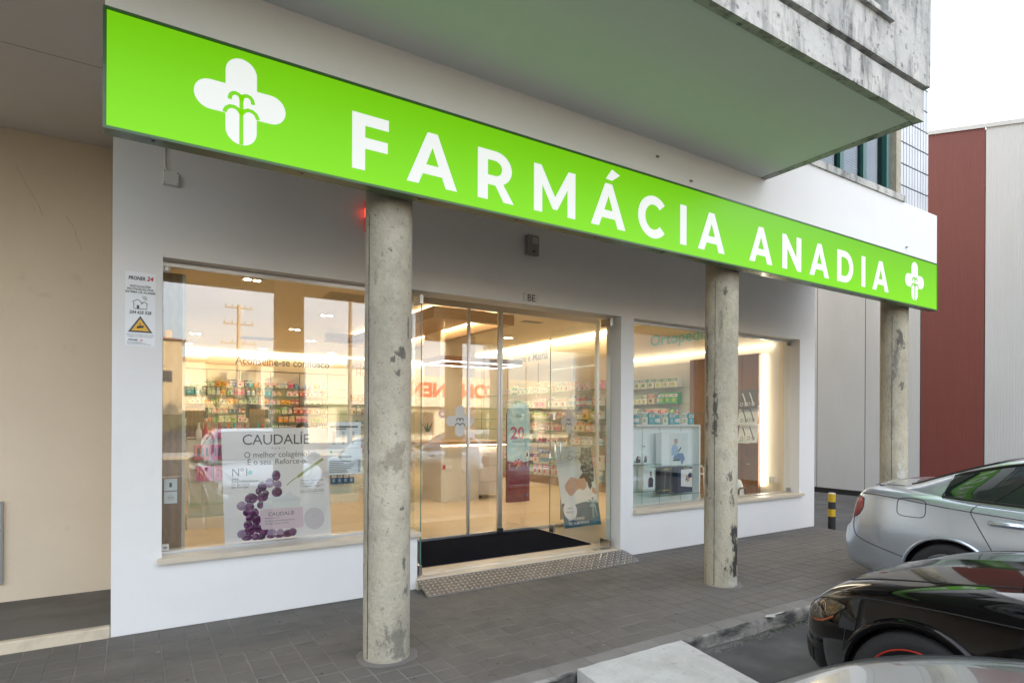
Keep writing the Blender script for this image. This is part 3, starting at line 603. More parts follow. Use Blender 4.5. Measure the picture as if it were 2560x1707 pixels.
# threshold, door leaves standing open, inner sliding screen
b = MB(); b.bbox(2.203, YW - .03, .001, 4.702, 5.42, .099, .006); o = b.build('threshold', 'stone', bld)
b = MB(); b.box(2.55, 5.17, .0995, 4.25, 5.20, .1035); b.build('guide_strip', 'lacquer', o)
for xx in (2.30, 4.36):
    b = MB(); b.bbox(xx, 5.115, .0995, xx + .24, 5.205, .1035, .002); b.build('floor_hinge', 'steel', o)
def leaf(x, label):
    b = MB(); b.box(x - .005, 5.125, .118, x + .005, 6.29, 2.70); d = b.build('door', 'glass', bld); tag(d, label)
    for z, h in ((.112, .09), (2.625, .085)):
        b = MB(); b.bbox(x - .016, 5.118, z, x + .016, 5.285, z + h, .003); b.build('hinge_clamp', 'steel', d)
    for yy in (5.124, 6.291):
        b = MB(); b.box(x - .0055, yy - .001, .2, x + .0055, yy + .0005, 2.62); b.build('pane_edge', 'glass_edge', d)
    b = MB(); b.bbox(x - .018, 6.19, .112, x + .018, 6.28, .21, .003); b.build('floor_bolt', 'steel', d)
    b = MB(); b.bbox(x - .018, 6.20, 1.555, x + .018, 6.285, 1.65, .003); b.build('lock', 'steel', d)
    s = []
    for sx in (-.045, .045):
        b = MB(); z0, z1 = 1.03, 1.28; xx = x + sx
        path = [(xx, 6.12, z0 + .03), (xx, 6.12, z1 - .03), (xx, 6.13, z1 - .008), (xx, 6.15, z1), (xx, 6.20, z1), (xx, 6.22, z1 - .008), (xx, 6.23, z1 - .03), (xx, 6.23, z0 + .03), (xx, 6.22, z0 + .008), (xx, 6.20, z0), (xx, 6.15, z0), (xx, 6.13, z0 + .008)]
        b.tube(path, .008, 8, True)
        for zz in (z0, z1): b.cyl((x, 6.175, zz), (xx, 6.175, zz), .006)
        b.build('handle', 'chrome', d, smooth=True)
    return d
leaf(2.262, 'glass door leaf folded back beside the grape poster window'); leafR = leaf(4.585, 'glass door leaf folded back beside the pillow poster')
YI = 6.575
b = MB()
for xx, w_ in ((2.24, .05), (3.535, .03), (3.975, .028), (4.01, .028), (5.62, .05)): b.box(xx - w_ / 2, YI - .02, .101, xx + w_ / 2, YI + .02, 2.98)
b.box(2.265, YI - .018, .102, 5.6, YI + .018, .135); b.box(2.265, YI - .03, 2.93, 5.6, YI + .03, 3.42)
scr = b.build('sliding_door', 'alu', bld)
for x0, x1 in ((2.27, 3.52), (3.55, 3.96), (4.025, 5.59)): pane_box(scr, x0, YI - .005, .135, x1, YI + .005, 2.93)
b = MB(); b.bbox(3.95, YI - .045, .10, 4.03, YI - .02, .17, .003); b.build('bolt', 'plastic_dark', scr)
b = MB(); b.box(2.20, YG, .1, 2.225, YG + .01, 2.73); b.box(2.19, YG - .005, .527, 2.255, YG + .005, 2.73); pane_box(scr, 2.19, YG - .005, .53, 2.25, YG + .005, 2.73, name='corner_pane')

def cross_loops(u, v, h, asp=1.0):
    """rounded four-armed cross; h = full height"""
    a = h * .168; R_ = h / 2; wX = R_ * asp; L = []
    L += arc(u, v + R_ - a, a, a, 0, 180) + [(u - a, v + a * 1.03), (u - a * 1.03, v + a)]; L += arc(u - wX + a, v, a, a, 90, 270) + [(u - a * 1.03, v - a), (u - a, v - a * 1.03)]
    L += arc(u, v - R_ + a, a, a, 180, 360) + [(u + a, v - a * 1.03), (u + a * 1.03, v - a)]; L += arc(u + wX - a, v, a, a, -90, 90) + [(u + a * 1.03, v + a), (u + a, v + a * 1.03)]
    return [L]
def cross_strokes(u, v, h, asp=1.0):
    s = h; out = []
    out.append([(u, v - s * .5), (u, v + s * .085)])
    for q in (-1, 1):
        out.append([(u + q * p, v + z) for p, z in [(s * .178, -s * .165)] + [(s * .09 + s * .088 * math.cos(R(t)), -s * .165 + s * .088 * math.sin(R(t))) for t in (10, 40, 70, 100, 130, 155)] + [(0.0, -s * .145)]])
        out.append([(u + q * p, v + z) for p, z in [(s * .125, s * .0)] + [(s * .062 + s * .062 * math.cos(R(t)), s * .02 + s * .066 * math.sin(R(t))) for t in (0, 30, 60, 90, 120, 150)] + [(0.0, s * .01)]])
    return out
def frosted_cross(px, py, par, fn_point, h, fn):
    b = MB(); c = fn_point; b.poly(cross_loops(c[0], c[1], h), fn, .0062, .0066); o = b.build('frosted_cross', 'frosted', par)
    for st in cross_strokes(c[0], c[1], h)[1:]:
        b = MB(); b.poly([ribbon(st, h * .04)], fn, .0070); b.build('cross_line', 'ink_soft', o, recalc=False)
p = on_y(1153, 1052, YI); frosted_cross(0, 0, scr, (p.x - .02, p.z), .38, PY(YI))
p = on_x(1422, 1053, 4.58); frosted_cross(0, 0, leafR, (p.y, p.z), .32, lambda u, v, d: (4.585 - d, u, v))

# ------------------------------------------------------------------ columns
def column(i, m, label, ztop=3.13):
    cx_, cy_ = COLS[i]; t = thing('concrete_column', label, 'column', (cx_, cy_, 0), group='columns under the sign')
    n = 48; rows = []; rnd = random.Random(i)
    ph = [rnd.uniform(0, 6.28) for _ in range(6)]
    for k in range(62):
        z = .0 + ztop * k / 61; row = []
        for a in range(n):
            th = 2 * math.pi * a / n
            r = .151 + .0012 * math.sin(3 * th + ph[0] + z) + .0010 * math.sin(5 * th + 2 * z + ph[1]) + rnd.uniform(-.0005, .0005)
            if abs(z - 1.22) < .026: r -= .0012
            row.append((cx_ + r * math.cos(th), cy_ + r * math.sin(th), z))
        rows.append(row + [row[0]])
    b = MB(); b.grid(rows); b.build('shaft', m, t, smooth=True)
    for th in (R(196), R(20)):   # form-work seams
        b = MB(); pts = [(cx_ + (.1516 + rnd.uniform(-.0004, .0007)) * math.cos(th + .008 * math.sin(z * 3)), cy_ + .1516 * math.sin(th + .008 * math.sin(z * 3)), .02 + z * .098) for z in range(30)]
        b.tube(pts, .0028, 5); b.build('seam', 'concrete_dark', t)
    return t
mat('white_smear', (0.66, 0.66, 0.63), 0.9)
column(0, 'concrete', 'pale concrete column with dark flaked spots, between the grape poster window and the doorway')
column(1, 'concrete_rough', 'concrete column streaked black near its foot, before the orthopaedics window')
c3 = column(2, 'concrete_last', 'last concrete column with a white paint smear, behind the silver saloon')
def fn3(u, v, d): th = R(-118) + u / .151; return (COLS[2][0] + (.1524 + d) * math.cos(th), COLS[2][1] + (.1524 + d) * math.sin(th), .83 + v)
b = MB(); b.poly([[(.06 * math.cos(a / 16 * 6.283) * random.uniform(.7, 1.1), .035 * math.sin(a / 16 * 6.283) * random.uniform(.6, 1.1)) for a in range(16)]], fn3, .0004); b.build('paint_smear', 'white_smear', c3, recalc=False)
# mortar collars round the column feet
for (cx_, cy_) in COLS[:2]:
    b = MB(); b.poly([[(cx_ + (.205 + random.uniform(-.02, .02)) * math.cos(a / 24 * 6.283), cy_ + (.2 + random.uniform(-.015, .02)) * math.sin(a / 24 * 6.283)) for a in range(24)]], lambda u, v, d: (u, v, d), .0008, .003); b.build('mortar_collar', 'paver_light', pav)

# ------------------------------------------------------------------ the sign
sg = thing('shop_sign', 'long green lightbox sign with white lettering across the top of the columns', 'sign', (4.2, YS, 2.94))
X0, X1, Z0, Z1 = -.119, 8.485, 2.939, 3.518
b = MB(); b.box(X0, YS + .012, Z0, X1, YF - .002, Z1); b.build('case', 'sign_case', sg)
b = MB(); b.box(X0 + .012, YS, Z0 + .012, X1 - .012, YS + .011, Z1 - .012); b.build('face', 'sign_green', sg)
for zz in (Z0 - .003, Z1 - .011):
    b = MB(); b.box(X0 - .002, YS - .006, zz, X1 + .002, YS + .014, zz + .014); b.build('trim', 'sign_case', sg)
for xx in (X0 - .003, X1 - .010):
    b = MB(); b.box(xx, YS - .005, Z0 + .011, xx + .013, YS + .013, Z1 - .011); b.build('trim', 'sign_case', sg)
b = MB()
for i in range(12): b.box(X0 + .2 + i * .72, YS + .03, Z0 - .005, X0 + .215 + i * .72, YS + .045, Z0 - .0005)
b.build('rivets', 'plastic_dark', sg)
T = .235
GL = {'F': (.68, [[(0, 0), (0, 1), (.68, 1), (.68, .80), (T, .80), (T, .585), (.66, .585), (.66, .39), (T, .39), (T, 0)]]),
 'A': (1.06, [[(0, 0), (.425, 1), (.635, 1), (1.06, 0), (.815, 0), (.735, .205), (.325, .205), (.24, 0)], [(.395, .385), (.665, .385), (.53, .735)]]),
 'R': (.87, [[(0, 0), (0, 1), (.42, 1)] + arc(.42, .66, .40, .34, 85, -62, 12) + [(.87, 0), (.62, 0), (.42, .31), (T, .31), (T, 0)], [(T, .50), (T, .81), (.41, .81)] + arc(.41, .655, .175, .155, 80, -80, 8) + [(.41, .50)]]),
 'M': (1.12, [[(0, 0), (0, 1), (.19, 1), (.56, .37), (.93, 1), (1.12, 1), (1.12, 0), (.905, 0), (.905, .60), (.62, .11), (.50, .11), (.215, .60), (.215, 0)]]),
 'C': (.93, [arc(.52, .5, .52, .515, 42, 318, 26) + arc(.52, .5, .285, .305, 318, 42, 22)]),
 'I': (T, [[(0, 0), (0, 1), (T, 1), (T, 0)]]),
 'N': (.94, [[(0, 0), (0, 1), (.19, 1), (.705, .38), (.705, 1), (.94, 1), (.94, 0), (.75, 0), (.235, .62), (.235, 0)]]),
 'D': (.95, [[(0, 0), (0, 1), (.43, 1)] + arc(.43, .5, .52, .5, 88, -88, 18) + [(.43, 0)], [(T, .2), (T, .8), (.43, .8)] + arc(.43, .5, .285, .3, 85, -85, 12) + [(.43, .2)]])}
ZB, HL = 3.022, .331
for ch, xa, xb in (('F', 1.084, 1.308), ('A', 1.425, 1.771), ('R', 1.925, 2.206), ('M', 2.375, 2.742), ('A', 2.892, 3.238), ('C', 3.374, 3.676), ('I', 3.853, 3.928), ('A', 4.073, 4.420), ('A', 4.765, 5.111), ('N', 5.267, 5.576), ('A', 5.720, 6.067), ('D', 6.221, 6.530), ('I', 6.699, 6.775), ('A', 6.929, 7.281)):
    w, loops = GL[ch]; b = MB(); k = (xb - xa) / w
    b.poly([[(xa + u * k, ZB + v * HL) for u, v in L] for L in loops], PY(YS), .0005, .004)
    if abs(xa - 2.892) < .001: b.poly([[(xa + .145, ZB + HL + .035), (xa + .205, ZB + HL + .115), (xa + .285, ZB + HL + .085), (xa + .208, ZB + HL + .03)]], PY(YS), .0005, .004)
    b.build('letter', 'sign_white', sg)
for u, v, h, asp in ((.487, 3.231, .455, .985), (7.895, 3.230, .458, 1.0)):
    b = MB(); b.poly(cross_loops(u, v, h, asp), PY(YS), .0005, .004); em = b.build('emblem', 'sign_white', sg)
    for st in cross_strokes(u, v, h):
        b = MB(); b.poly([ribbon(st, h * .043)], PY(YS), .0055); b.build('emblem_line', 'sign_green', em, recalc=False)

# ------------------------------------------------------------------ neighbour: metal clad hall
XB = 13.6
hall = thing('metal_clad_hall', 'tall hall clad in ribbed white panels with one red panel, beyond the pharmacy', 'building', (XB, 5.3, ZR))
def ztop(y): return 7.16 + .25 * (min(y, 13) - 4.76) - .5 * max(0, y - 13)
PW = 1.09; k0 = -6
for k in range(-8, 9):
    y0 = 4.76 + k * PW; y1 = y0 + PW; n = 24; b = MB(); rows = [];
    ys = []
    for q in range(n):
        s = y0 + .006 + (PW - .012) * q / n; w = (PW - .012) / n
        ys += [(s, 0), (s + w * .55, 0), (s + w * .70, .0035), (s + w * .88, .0035)]
    ys.append((y1 - .006, 0))
    b.grid([[(XB + dx, y, ZR + .12), (XB + dx, y, ztop(y) - .04)] for y, dx in ys])
    b.build('panel', 'clad_red' if k == 0 else 'clad_white', hall, recalc=False)
b = MB(); b.box(XB + .009, -4, ZR, XB + .3, 14.6, ZR + .13); b.box(XB + .012, -4, ZR + .13, XB + .2, 14.6, 6.0); b.build('plinth', 'gap_shadow', hall)  # base coloured near-black to paint the shadow line under the panels
b = MB()
for y0, y1 in ((-4, 13), (13, 16)): b.add([(XB - .03, y0, ztop(y0) - .05), (XB - .03, y1, ztop(y1) - .05), (XB - .03, y1, ztop(y1) + .03), (XB - .03, y0, ztop(y0) + .03), (XB + .25, y0, ztop(y0) + .03), (XB + .25, y1, ztop(y1) + .03)], [(0, 1, 2, 3), (3, 2, 5, 4)])
b.build('roof_trim', 'clad_white', hall, recalc=False)
b = MB(); b.add([(XB + .25, -4, ZR), (XB + .25, 13, ZR), (XB + .25, 30, ZR), (XB + .25, 30, 5.2), (XB + .25, 13, ztop(13)), (XB + .25, -4, ztop(-4)), (34, -4, ZR), (34, 13, ZR), (34, 30, ZR), (34, 30, 5.2), (34, 13, ztop(13)), (34, -4, ztop(-4))], [(0, 1, 4, 5), (1, 2, 3, 4), (6, 7, 10, 11), (7, 8, 9, 10), (5, 4, 10, 11), (4, 3, 9, 10), (0, 5, 11, 6), (2, 3, 9, 8)]); b.build('hall_shell', 'clad_white', hall)

# ================================================================== CARS
def interp(keys, y):
    """monotone cubic through (y, value) keys"""
    ks = keys
    if y <= ks[0][0]: return ks[0][1]
    if y >= ks[-1][0]: return ks[-1][1]
    i = 0
    while ks[i + 1][0] < y: i += 1
    def slope(j):
        if j <= 0 or j >= len(ks) - 1: return 0.0 if len(ks) < 2 else ((ks[1][1] - ks[0][1]) / (ks[1][0] - ks[0][0]) if j <= 0 else (ks[-1][1] - ks[-2][1]) / (ks[-1][0] - ks[-2][0]))
        a = (ks[j][1] - ks[j - 1][1]) / (ks[j][0] - ks[j - 1][0]); c = (ks[j + 1][1] - ks[j][1]) / (ks[j + 1][0] - ks[j][0])
        return 0.0 if a * c <= 0 else 2 * a * c / (a + c)
    h = ks[i + 1][0] - ks[i][0]; t = (y - ks[i][0]) / h; m0, m1 = slope(i) * h, slope(i + 1) * h
    return (2 * t ** 3 - 3 * t * t + 1) * ks[i][1] + (t ** 3 - 2 * t * t + t) * m0 + (-2 * t ** 3 + 3 * t * t) * ks[i + 1][1] + (t ** 3 - t * t) * m1
def crom(pts, n):
    out = []; m = len(pts)
    for i in range(m - 1):
        p0 = pts[max(i - 1, 0)]; p1 = pts[i]; p2 = pts[i + 1]; p3 = pts[min(i + 2, m - 1)]
        for k in range(n):
            t = k / n; out.append(tuple(.5 * (2 * b_ + (c_ - a_) * t + (2 * a_ - 5 * b_ + 4 * c_ - d_) * t * t + (3 * b_ - a_ - 3 * c_ + d_) * t ** 3) for a_, b_, c_, d_ in zip(p0, p1, p2, p3)))
    out.append(pts[-1]); return out
def bspline(pts, n):
    """uniform cubic B-spline through end points"""
    P = [pts[0], pts[0]] + list(pts) + [pts[-1], pts[-1]]; out = []
    for i in range(len(P) - 3):
        for k in range(n):
            t = k / n; w = ((1 - t) ** 3 / 6, (3 * t ** 3 - 6 * t * t + 4) / 6, (-3 * t ** 3 + 3 * t * t + 3 * t + 1) / 6, t ** 3 / 6)
            out.append(tuple(sum(w[q] * P[i + q][c] for q in range(4)) for c in range(len(pts[0]))))
    out.append(tuple(pts[-1])); return out

class Car:
    def __init__(s, P): s.P = P
    def section(s, y):
        P = s.P; w = interp(P['w'], y); zb = interp(P['zb'], y); zt = interp(P['zt'], y); zsh = min(interp(P['zs'], y), zt - .01); zsh = max(zsh, zb + .3 * (zt - zb))
        cr = P.get('crease', .985); h = zsh - zb
        c = [(w * .86, zb), (w * .955, zb + .05 * h), (w * .985, zb + .22 * h), (w * 1.0, zb + .45 * h), (w * 1.003, zb + .66 * h), (w * cr, zb + .88 * h), (w * cr * .985, zsh), (w * .93, zsh + .35 * (zt - zsh)), (w * .80, zsh + .66 * (zt - zsh)), (w * .5, zt - .10 * (zt - zsh)), (w * .2, zt - .005), (0, zt)]
        return bspline(c, 4)
    def gsection(s, y):
        P = s.P; zr = interp(P['zr'], y); wb = interp(P['gwb'], y); wr = interp(P['gwr'], y); zg = interp(P['gz'], y)
        h = max(zr - zg, .012)
        c = [(wb, zg - .06), (wb, zg), (wb + (wr - wb) * .40 + .016, zg + .42 * h), (wb + (wr - wb) * .82 + .012, zg + .76 * h), (wr * .985, zg + .915 * h), (wr * .86, zg + .975 * h), (wr * .5, zr - .004), (0, zr)]
        return bspline(c, 5)
    def xat(s, y, z, g=False):
        sec = (s.gsection if g else s.section)(y)
        for a, c in zip(sec, sec[1:]):
            if (a[1] - z) * (c[1] - z) <= 0 and abs(c[1] - a[1]) > 1e-7:
                return a[0] + (c[0] - a[0]) * (z - a[1]) / (c[1] - a[1])
        return sec[0][0] if z < sec[0][1] else None
    def zat(s, y, x, g=False):
        sec = (s.gsection if g else s.section)(y)
        for a, c in zip(sec[::-1], sec[::-1][1:]):
            if a[0] <= x <= c[0] and c[0] - a[0] > 1e-7: return a[1] + (c[1] - a[1]) * (x - a[0]) / (c[0] - a[0])
        return sec[-1][1]

def side_patch(car, side, outline, off, g=False):
    """patch on the car's side: outline = [(y, z0, z1)...]; follows the surface"""
    rows = []
    for y, z0, z1 in outline:
        row = []
        for k in range(9):
            z = z0 + (z1 - z0) * k / 8; x = car.xat(y, z, g)
            if x is None: x = car.xat(y, z - .02, g) or car.P['w'][0][1]
            row.append((side * (x + off), y, z))
        rows.append(row)
    b = MB(); b.grid(rows); return b
def make_car(name, label, P, loc, rz, paint):
    car = Car(P); t = thing(name, label, 'car', loc, rz); L = P['L'] / 2
    # ---- body shell
    n = 96; ys = [-L * math.cos(math.pi * i / n) for i in range(n + 1)]; ys = sorted(set(ys + P.get('extra', [])))
    rows = []
    for y in ys:
        half = car.section(y); rows.append([(x, y, z) for x, z in half[:-1]] + [(0, y, half[-1][1])] + [(-x, y, z) for x, z in reversed(half[:-1])])
    nv = len(rows[0]); vs = [p for r in rows for p in r]; fs = []
    for i in range(len(rows) - 1):
        for j in range(nv - 1): fs.append((i * nv + j, i * nv + j + 1, (i + 1) * nv + j + 1, (i + 1) * nv + j))
        fs.append((i * nv + nv - 1, i * nv, (i + 1) * nv, (i + 1) * nv + nv - 1))
    fs.append(tuple(range(nv))); fs.append(tuple(reversed(range((len(rows) - 1) * nv, len(rows) * nv))))
    b = MB(); b.add(vs, fs); body = b.build('body', paint, t, smooth=38, world=False)
    # wheel arches cut out of the shell
    cutters = []
    for wy, wr_ in P['arches']:
        for sd in (-1, 1):
            c = MB(); c.cyl((sd * (P['W'] / 2 - .26), wy, P['wz'] + .01), (sd * (P['W'] / 2 + .2), wy, P['wz'] + .01), wr_, n=48); co = c.build('cut', paint, None); cutters.append(co)
            md = body.modifiers.new('arch', 'BOOLEAN'); md.operation = 'DIFFERENCE'; md.solver = 'EXACT'; md.object = co
            co.parent = t
    bpy.context.view_layer.update(); dg = bpy.context.evaluated_depsgraph_get()
    me = bpy.data.meshes.new_from_object(body.evaluated_get(dg)); body.modifiers.clear(); old = body.data; body.data = me; bpy.data.meshes.remove(old)
    me.materials.clear(); me.materials.append(MATS[paint]); me.materials.append(MATS['trim_black'])
    for p in me.polygons:
        p.use_smooth = True
        c = p.center; p.material_index = 0
        for wy, wr_ in P['arches']:
            if abs(c.x) < P['W'] / 2 - .25 and math.hypot(c.y - wy, c.z - P['wz']) < wr_ + .01: p.material_index = 1
            d = Vector((c.y - wy, c.z - P['wz'] - .01)); nn = Vector((p.normal.y, p.normal.z))
            if abs(d.length - wr_) < .02 and nn.length > .9 and nn.normalized().dot(d.normalized()) < -.9: p.material_index = 1
    me.set_sharp_from_angle(angle=R(38))
    for c in cutters: bpy.data.objects.remove(c)
    # arch lips
    for wy, wr_ in P['arches']:
        for sd in (-1, 1):
            pts = []
            for k in range(25):
                a = R(-8 + 196 * k / 24); y = wy + (wr_ + .004) * math.cos(a); z = P['wz'] + .01 + (wr_ + .004) * math.sin(a)
                zb = interp(P['zb'], y)
                if z < zb + .01: continue
                x = car.xat(y, z)
                if x: pts.append((sd * (x - .002), y, z))
            if len(pts) > 4: q = MB(); q.tube(pts, P.get('lip', .010), 8); q.build('arch_lip', paint, t, smooth=True, world=False)
    # ---- greenhouse
    g0, g1 = P['zr'][0][0], P['zr'][-1][0]; m = 60; gys = [g0 + (g1 - g0) * i / m for i in range(m + 1)]
    rows = []
    for y in gys:
        half = car.gsection(y); rows.append([(x, y, z) for x, z in half[:-1]] + [(0, y, half[-1][1])] + [(-x, y, z) for x, z in reversed(half[:-1])])
    b = MB(); b.grid(rows); b.build('roof', paint, t, smooth=50, world=False)
    # windscreen and rear window follow the roof shell
    for nm, y0, y1, fx in (('windscreen', *P['wind'], .90), ('rear_window', *P['rear'], .86)):
        rows = []
        for i in range(15):
            y = y0 + (y1 - y0) * i / 14; wr_ = interp(P['gwr'], y); row = []
            for k in range(15):
                u = -1 + 2 * k / 14; x = u * wr_ * fx; row.append((x, y, car.zat(y, abs(x), True) + .005))
            rows.append(row)
        b = MB(); b.grid(rows); gl = b.build(nm, 'car_glass', t, smooth=True, world=False)
        edge = [rows[0][k] for k in range(15)] + [rows[i][-1] for i in range(1, 15)] + [rows[-1][k] for k in range(13, -1, -1)] + [rows[i][0] for i in range(13, 0, -1)]
        b = MB(); b.tube(edge, .009, 6, True); b.build('seal', 'trim_black', gl, smooth=True, world=False)
    # side windows
    for sd in (-1, 1):
        for (ya, yb) in P['side']:
            out = []
            for i in range(25):
                y = ya + (yb - ya) * i / 24; zr = interp(P['zr'], y); zg = interp(P['gz'], y)
                zl = zg + .012; zh = max(zl + .004, zl + (zr - zg) * P.get('dlo', .84) - .012); out.append((y, zl, zh))
            b = side_patch(car, sd, out, .004, True); o = b.build('side_window', 'car_glass', t, smooth=True, world=False)
            e = []
            for y, z0, z1 in out: e.append((sd * (car.xat(y, z1, True) + .006), y, z1))
            for y, z0, z1 in reversed(out): e.append((sd * (car.xat(y, z0, True) + .006), y, z0))
            b = MB(); b.tube(e, .011, 6, True); b.build('seal', 'trim_black', o, smooth=True, world=False)
            if P.get('chrome'):
                b = MB(); b.tube([(p[0] + sd * .004, p[1], p[2] + (.012 if i < 25 else -.012)) for i, p in enumerate(e)], .0055, 6, True); b.build('chrome_trim', 'chrome', o, smooth=True, world=False)
        for ya, yb in P.get('pillars', []):
            b = MB(); rows = []
            for k in range(9):
                f = k / 8; y = ya + (yb - ya) * f; zr = interp(P['zr'], y); zg = interp(P['gz'], y); z = zg + .012 + (zr - zg) * .80 * f
                rows.append([(sd * ((car.xat(y + dy, z, True) or 0) + .009), y + dy, z) for dy in (-.04, 0, .04)])
            b.grid(rows); b.build('pillar', 'trim_black', t, smooth=True, world=False)
        # panel gaps
        for line in P.get('seams', []):
            q = crom(line, 6); pts = []
            for y, z in q:
                x = car.xat(y, z)
                if x is not None: pts.append((sd * (x + .0004), y, z))
            b = MB(); b.tube(pts, .0034, 6); b.build('panel_gap', 'seam', t, world=False)
        for (y, z) in P.get('handles', []):
            x = car.xat(y, z); b = MB()
            b.tube([(sd * (x + .002), y - .105, z), (sd * (x + .022), y - .085, z + .002), (sd * (x + .030), y, z + .004), (sd * (x + .022), y + .085, z + .002), (sd * (x + .002), y + .105, z)], .023, 10); b.build('door_handle', paint, t, smooth=True, world=False)
        for z0, ya, yb in P.get('belt', []):
            pass
    # fuel flap on the right side
    if P.get('fuel'):
        y, z = P['fuel']; e = []
        for k in range(40):
            a = 2 * math.pi * k / 40; ca, sa = math.cos(a), math.sin(a); yy = y + .115 * math.copysign(abs(ca) ** .45, ca); zz_ = z + .078 * math.copysign(abs(sa) ** .45, sa); e.append((car.xat(yy, zz_) + .0006, yy, zz_))
        b = MB(); b.tube(e, .0032, 6, True); b.build('fuel_flap_gap', 'seam', t, world=False)
    # lamps
    for nm, mname, out in P.get('lamps', []):
        for sd in (-1, 1):
            b = side_patch(car, sd, out, .004); o = b.build(nm, mname, t, smooth=True, world=False)
            e = [(sd * ((car.xat(y, z1) or 0) + .003), y, z1) for y, z0, z1 in out] + [(sd * ((car.xat(y, z0) or 0) + .003), y, z0) for y, z0, z1 in reversed(out)]
            b = MB(); b.tube(e, .003, 5, True); b.build('lamp_gap', 'seam', o, world=False)
    for (y, z, r_) in P.get('bulbs', []):
        for sd in (-1, 1):
            x = car.xat(y, z); b = MB(); rows = []
            for i in range(5): rr = r_ * (1 - i / 4 * .9); rows.append([(sd * (x + .0055), y + rr * .8 * math.cos(a / 16 * 6.283), z + rr * math.sin(a / 16 * 6.283)) for a in range(17)])
            rows = [[(sd * ((car.xat(p[1], p[2]) or x) + .0055 - .0), p[1], p[2]) for p in row] for row in rows[:2]]
            b.grid(rows); b.build('lamp_ring', 'chrome', t, smooth=True, world=False, recalc=False)
    for xs, yy, zz_, w_, h_, nm, mname in P.get('front', []):
        b = MB(); b.bbox(xs - w_ / 2, yy - .02, zz_, xs + w_ / 2, yy, zz_ + h_, .004); b.build(nm, mname, t, world=False)
    # hood shut lines run over the top
    for line in P.get('top_seams', []):
        for sd in (-1, 1):
            pts = [(sd * x, y, car.zat(y, x) + .0006) for x, y in crom(line, 6)]; b = MB(); b.tube(pts, .0036, 6); b.build('panel_gap', 'seam', t, world=False)
    # wheels
    rad = P['rad']; tw = P.get('tw', .215)
    for wy, wr_ in P['arches']:
        for sd in (-1, 1):
            cx_ = sd * (P['W'] / 2 - tw / 2 - .015); wth = thing_part('wheel', t, (cx_, wy, P['wz']))
            pr_ = [(rad * .70, -tw * .45), (rad * .80, -tw * .5), (rad * .93, -tw * .49), (rad * .985, -tw * .42), (rad, -tw * .25), (rad, tw * .25), (rad * .985, tw * .42), (rad * .93, tw * .49), (rad * .80, tw * .5), (rad * .70, tw * .45)]
            b = MB(); b.lathe(pr_, n=56, axis='X'); b.build('tyre', 'tyre', wth, smooth=60, world=False)
            b = MB()     # tread blocks
            for k in range(60):
                a = 2 * math.pi * k / 60
                for lane in (-.32, 0, .32):
                    rr = rad + .004; da = .035
                    v = [( (lane - .12) * tw, rr * math.cos(a - da), rr * math.sin(a - da)), ((lane + .12) * tw, rr * math.cos(a - da + .02), rr * math.sin(a - da + .02)), ((lane + .12) * tw, rr * math.cos(a + da + .02), rr * math.sin(a + da + .02)), ((lane - .12) * tw, rr * math.cos(a + da), rr * math.sin(a + da))]
                    b.add(v, [(0, 1, 2, 3)])
            tag(b.build('tread', 'tyre', wth, world=False, recalc=False), kind='stuff')
            o_ = sd * tw * .46
            b = MB(); b.lathe([(rad * .715, -sd * tw * .40), (rad * .715, sd * tw * .40), (rad * .74, o_), (rad * .715, o_ + sd * .006), (rad * .66, o_), (rad * .63, o_ - sd * .03), (rad * .60, -sd * tw * .3)], n=48, axis='X')
            ns = P.get('spokes', 10)
            for k in range(ns):
                a = 2 * math.pi * k / ns; c_, s_ = math.cos(a), math.sin(a); px, pz = -s_, c_; r0, r1 = rad * .10, rad * .655; w0, w1 = rad * .075, rad * .045; x0 = o_ - sd * .012; x1 = o_ - sd * .05
                v = [(x0, r0 * c_ + px * w0, r0 * s_ + pz * w0), (x0, r0 * c_ - px * w0, r0 * s_ - pz * w0), (x0, r1 * c_ - px * w1, r1 * s_ - pz * w1), (x0, r1 * c_ + px * w1, r1 * s_ + pz * w1)]
                b.add(v + [(x1, p[1], p[2]) for p in v], [(0, 1, 2, 3), (4, 5, 6, 7), (0, 1, 5, 4), (1, 2, 6, 5), (2, 3, 7, 6), (3, 0, 4, 7)])
            b.lathe([(0, o_ - sd * .004), (rad * .14, o_ - sd * .006), (rad * .16, o_ - sd * .03)], n=20, axis='X')
            b.build('rim', P['rim'], wth, smooth=40, world=False)
            if P.get('ring'):
                b = MB(); b.lathe([(rad * .722, o_ + sd * .005), (rad * .735, o_ + sd * .009), (rad * .748, o_ + sd * .005), (rad * .735, o_ - sd * .004)], n=56, axis='X'); b.build('rim_ring', P['ring'], wth, smooth=60, world=False)
            b = MB(); b.cyl((-sd * tw * .1, 0, 0), (-sd * tw * .16, 0, 0), rad * .5, n=28); b.build('brake_disc', 'steel', wth, world=False)
    if P.get('boot_lip'):
        yl = P['boot_lip']; rows = []
        for k in range(21):
            u = -1 + k / 10; x = u * .66; y = yl + .10 * u * u; z = car.zat(y, abs(x)); rows.append([(x, y + .05, z + .001), (x, y + .02, z + .007), (x, y - .004, z + .012 * (1 - .6 * u * u) + .004), (x, y - .016, z + .004), (x, y - .02, z - .012)])
        b = MB(); b.grid(rows); b.build('boot_lip', paint, t, smooth=True, world=False)
    # underbody and plates
    b = MB(); b.box(-P['W'] / 2 + .2, -L + .45, P['wz'] - .12, P['W'] / 2 - .2, L - .45, P['wz'] + .05); b.build('underbody', 'trim_black', t, world=False)
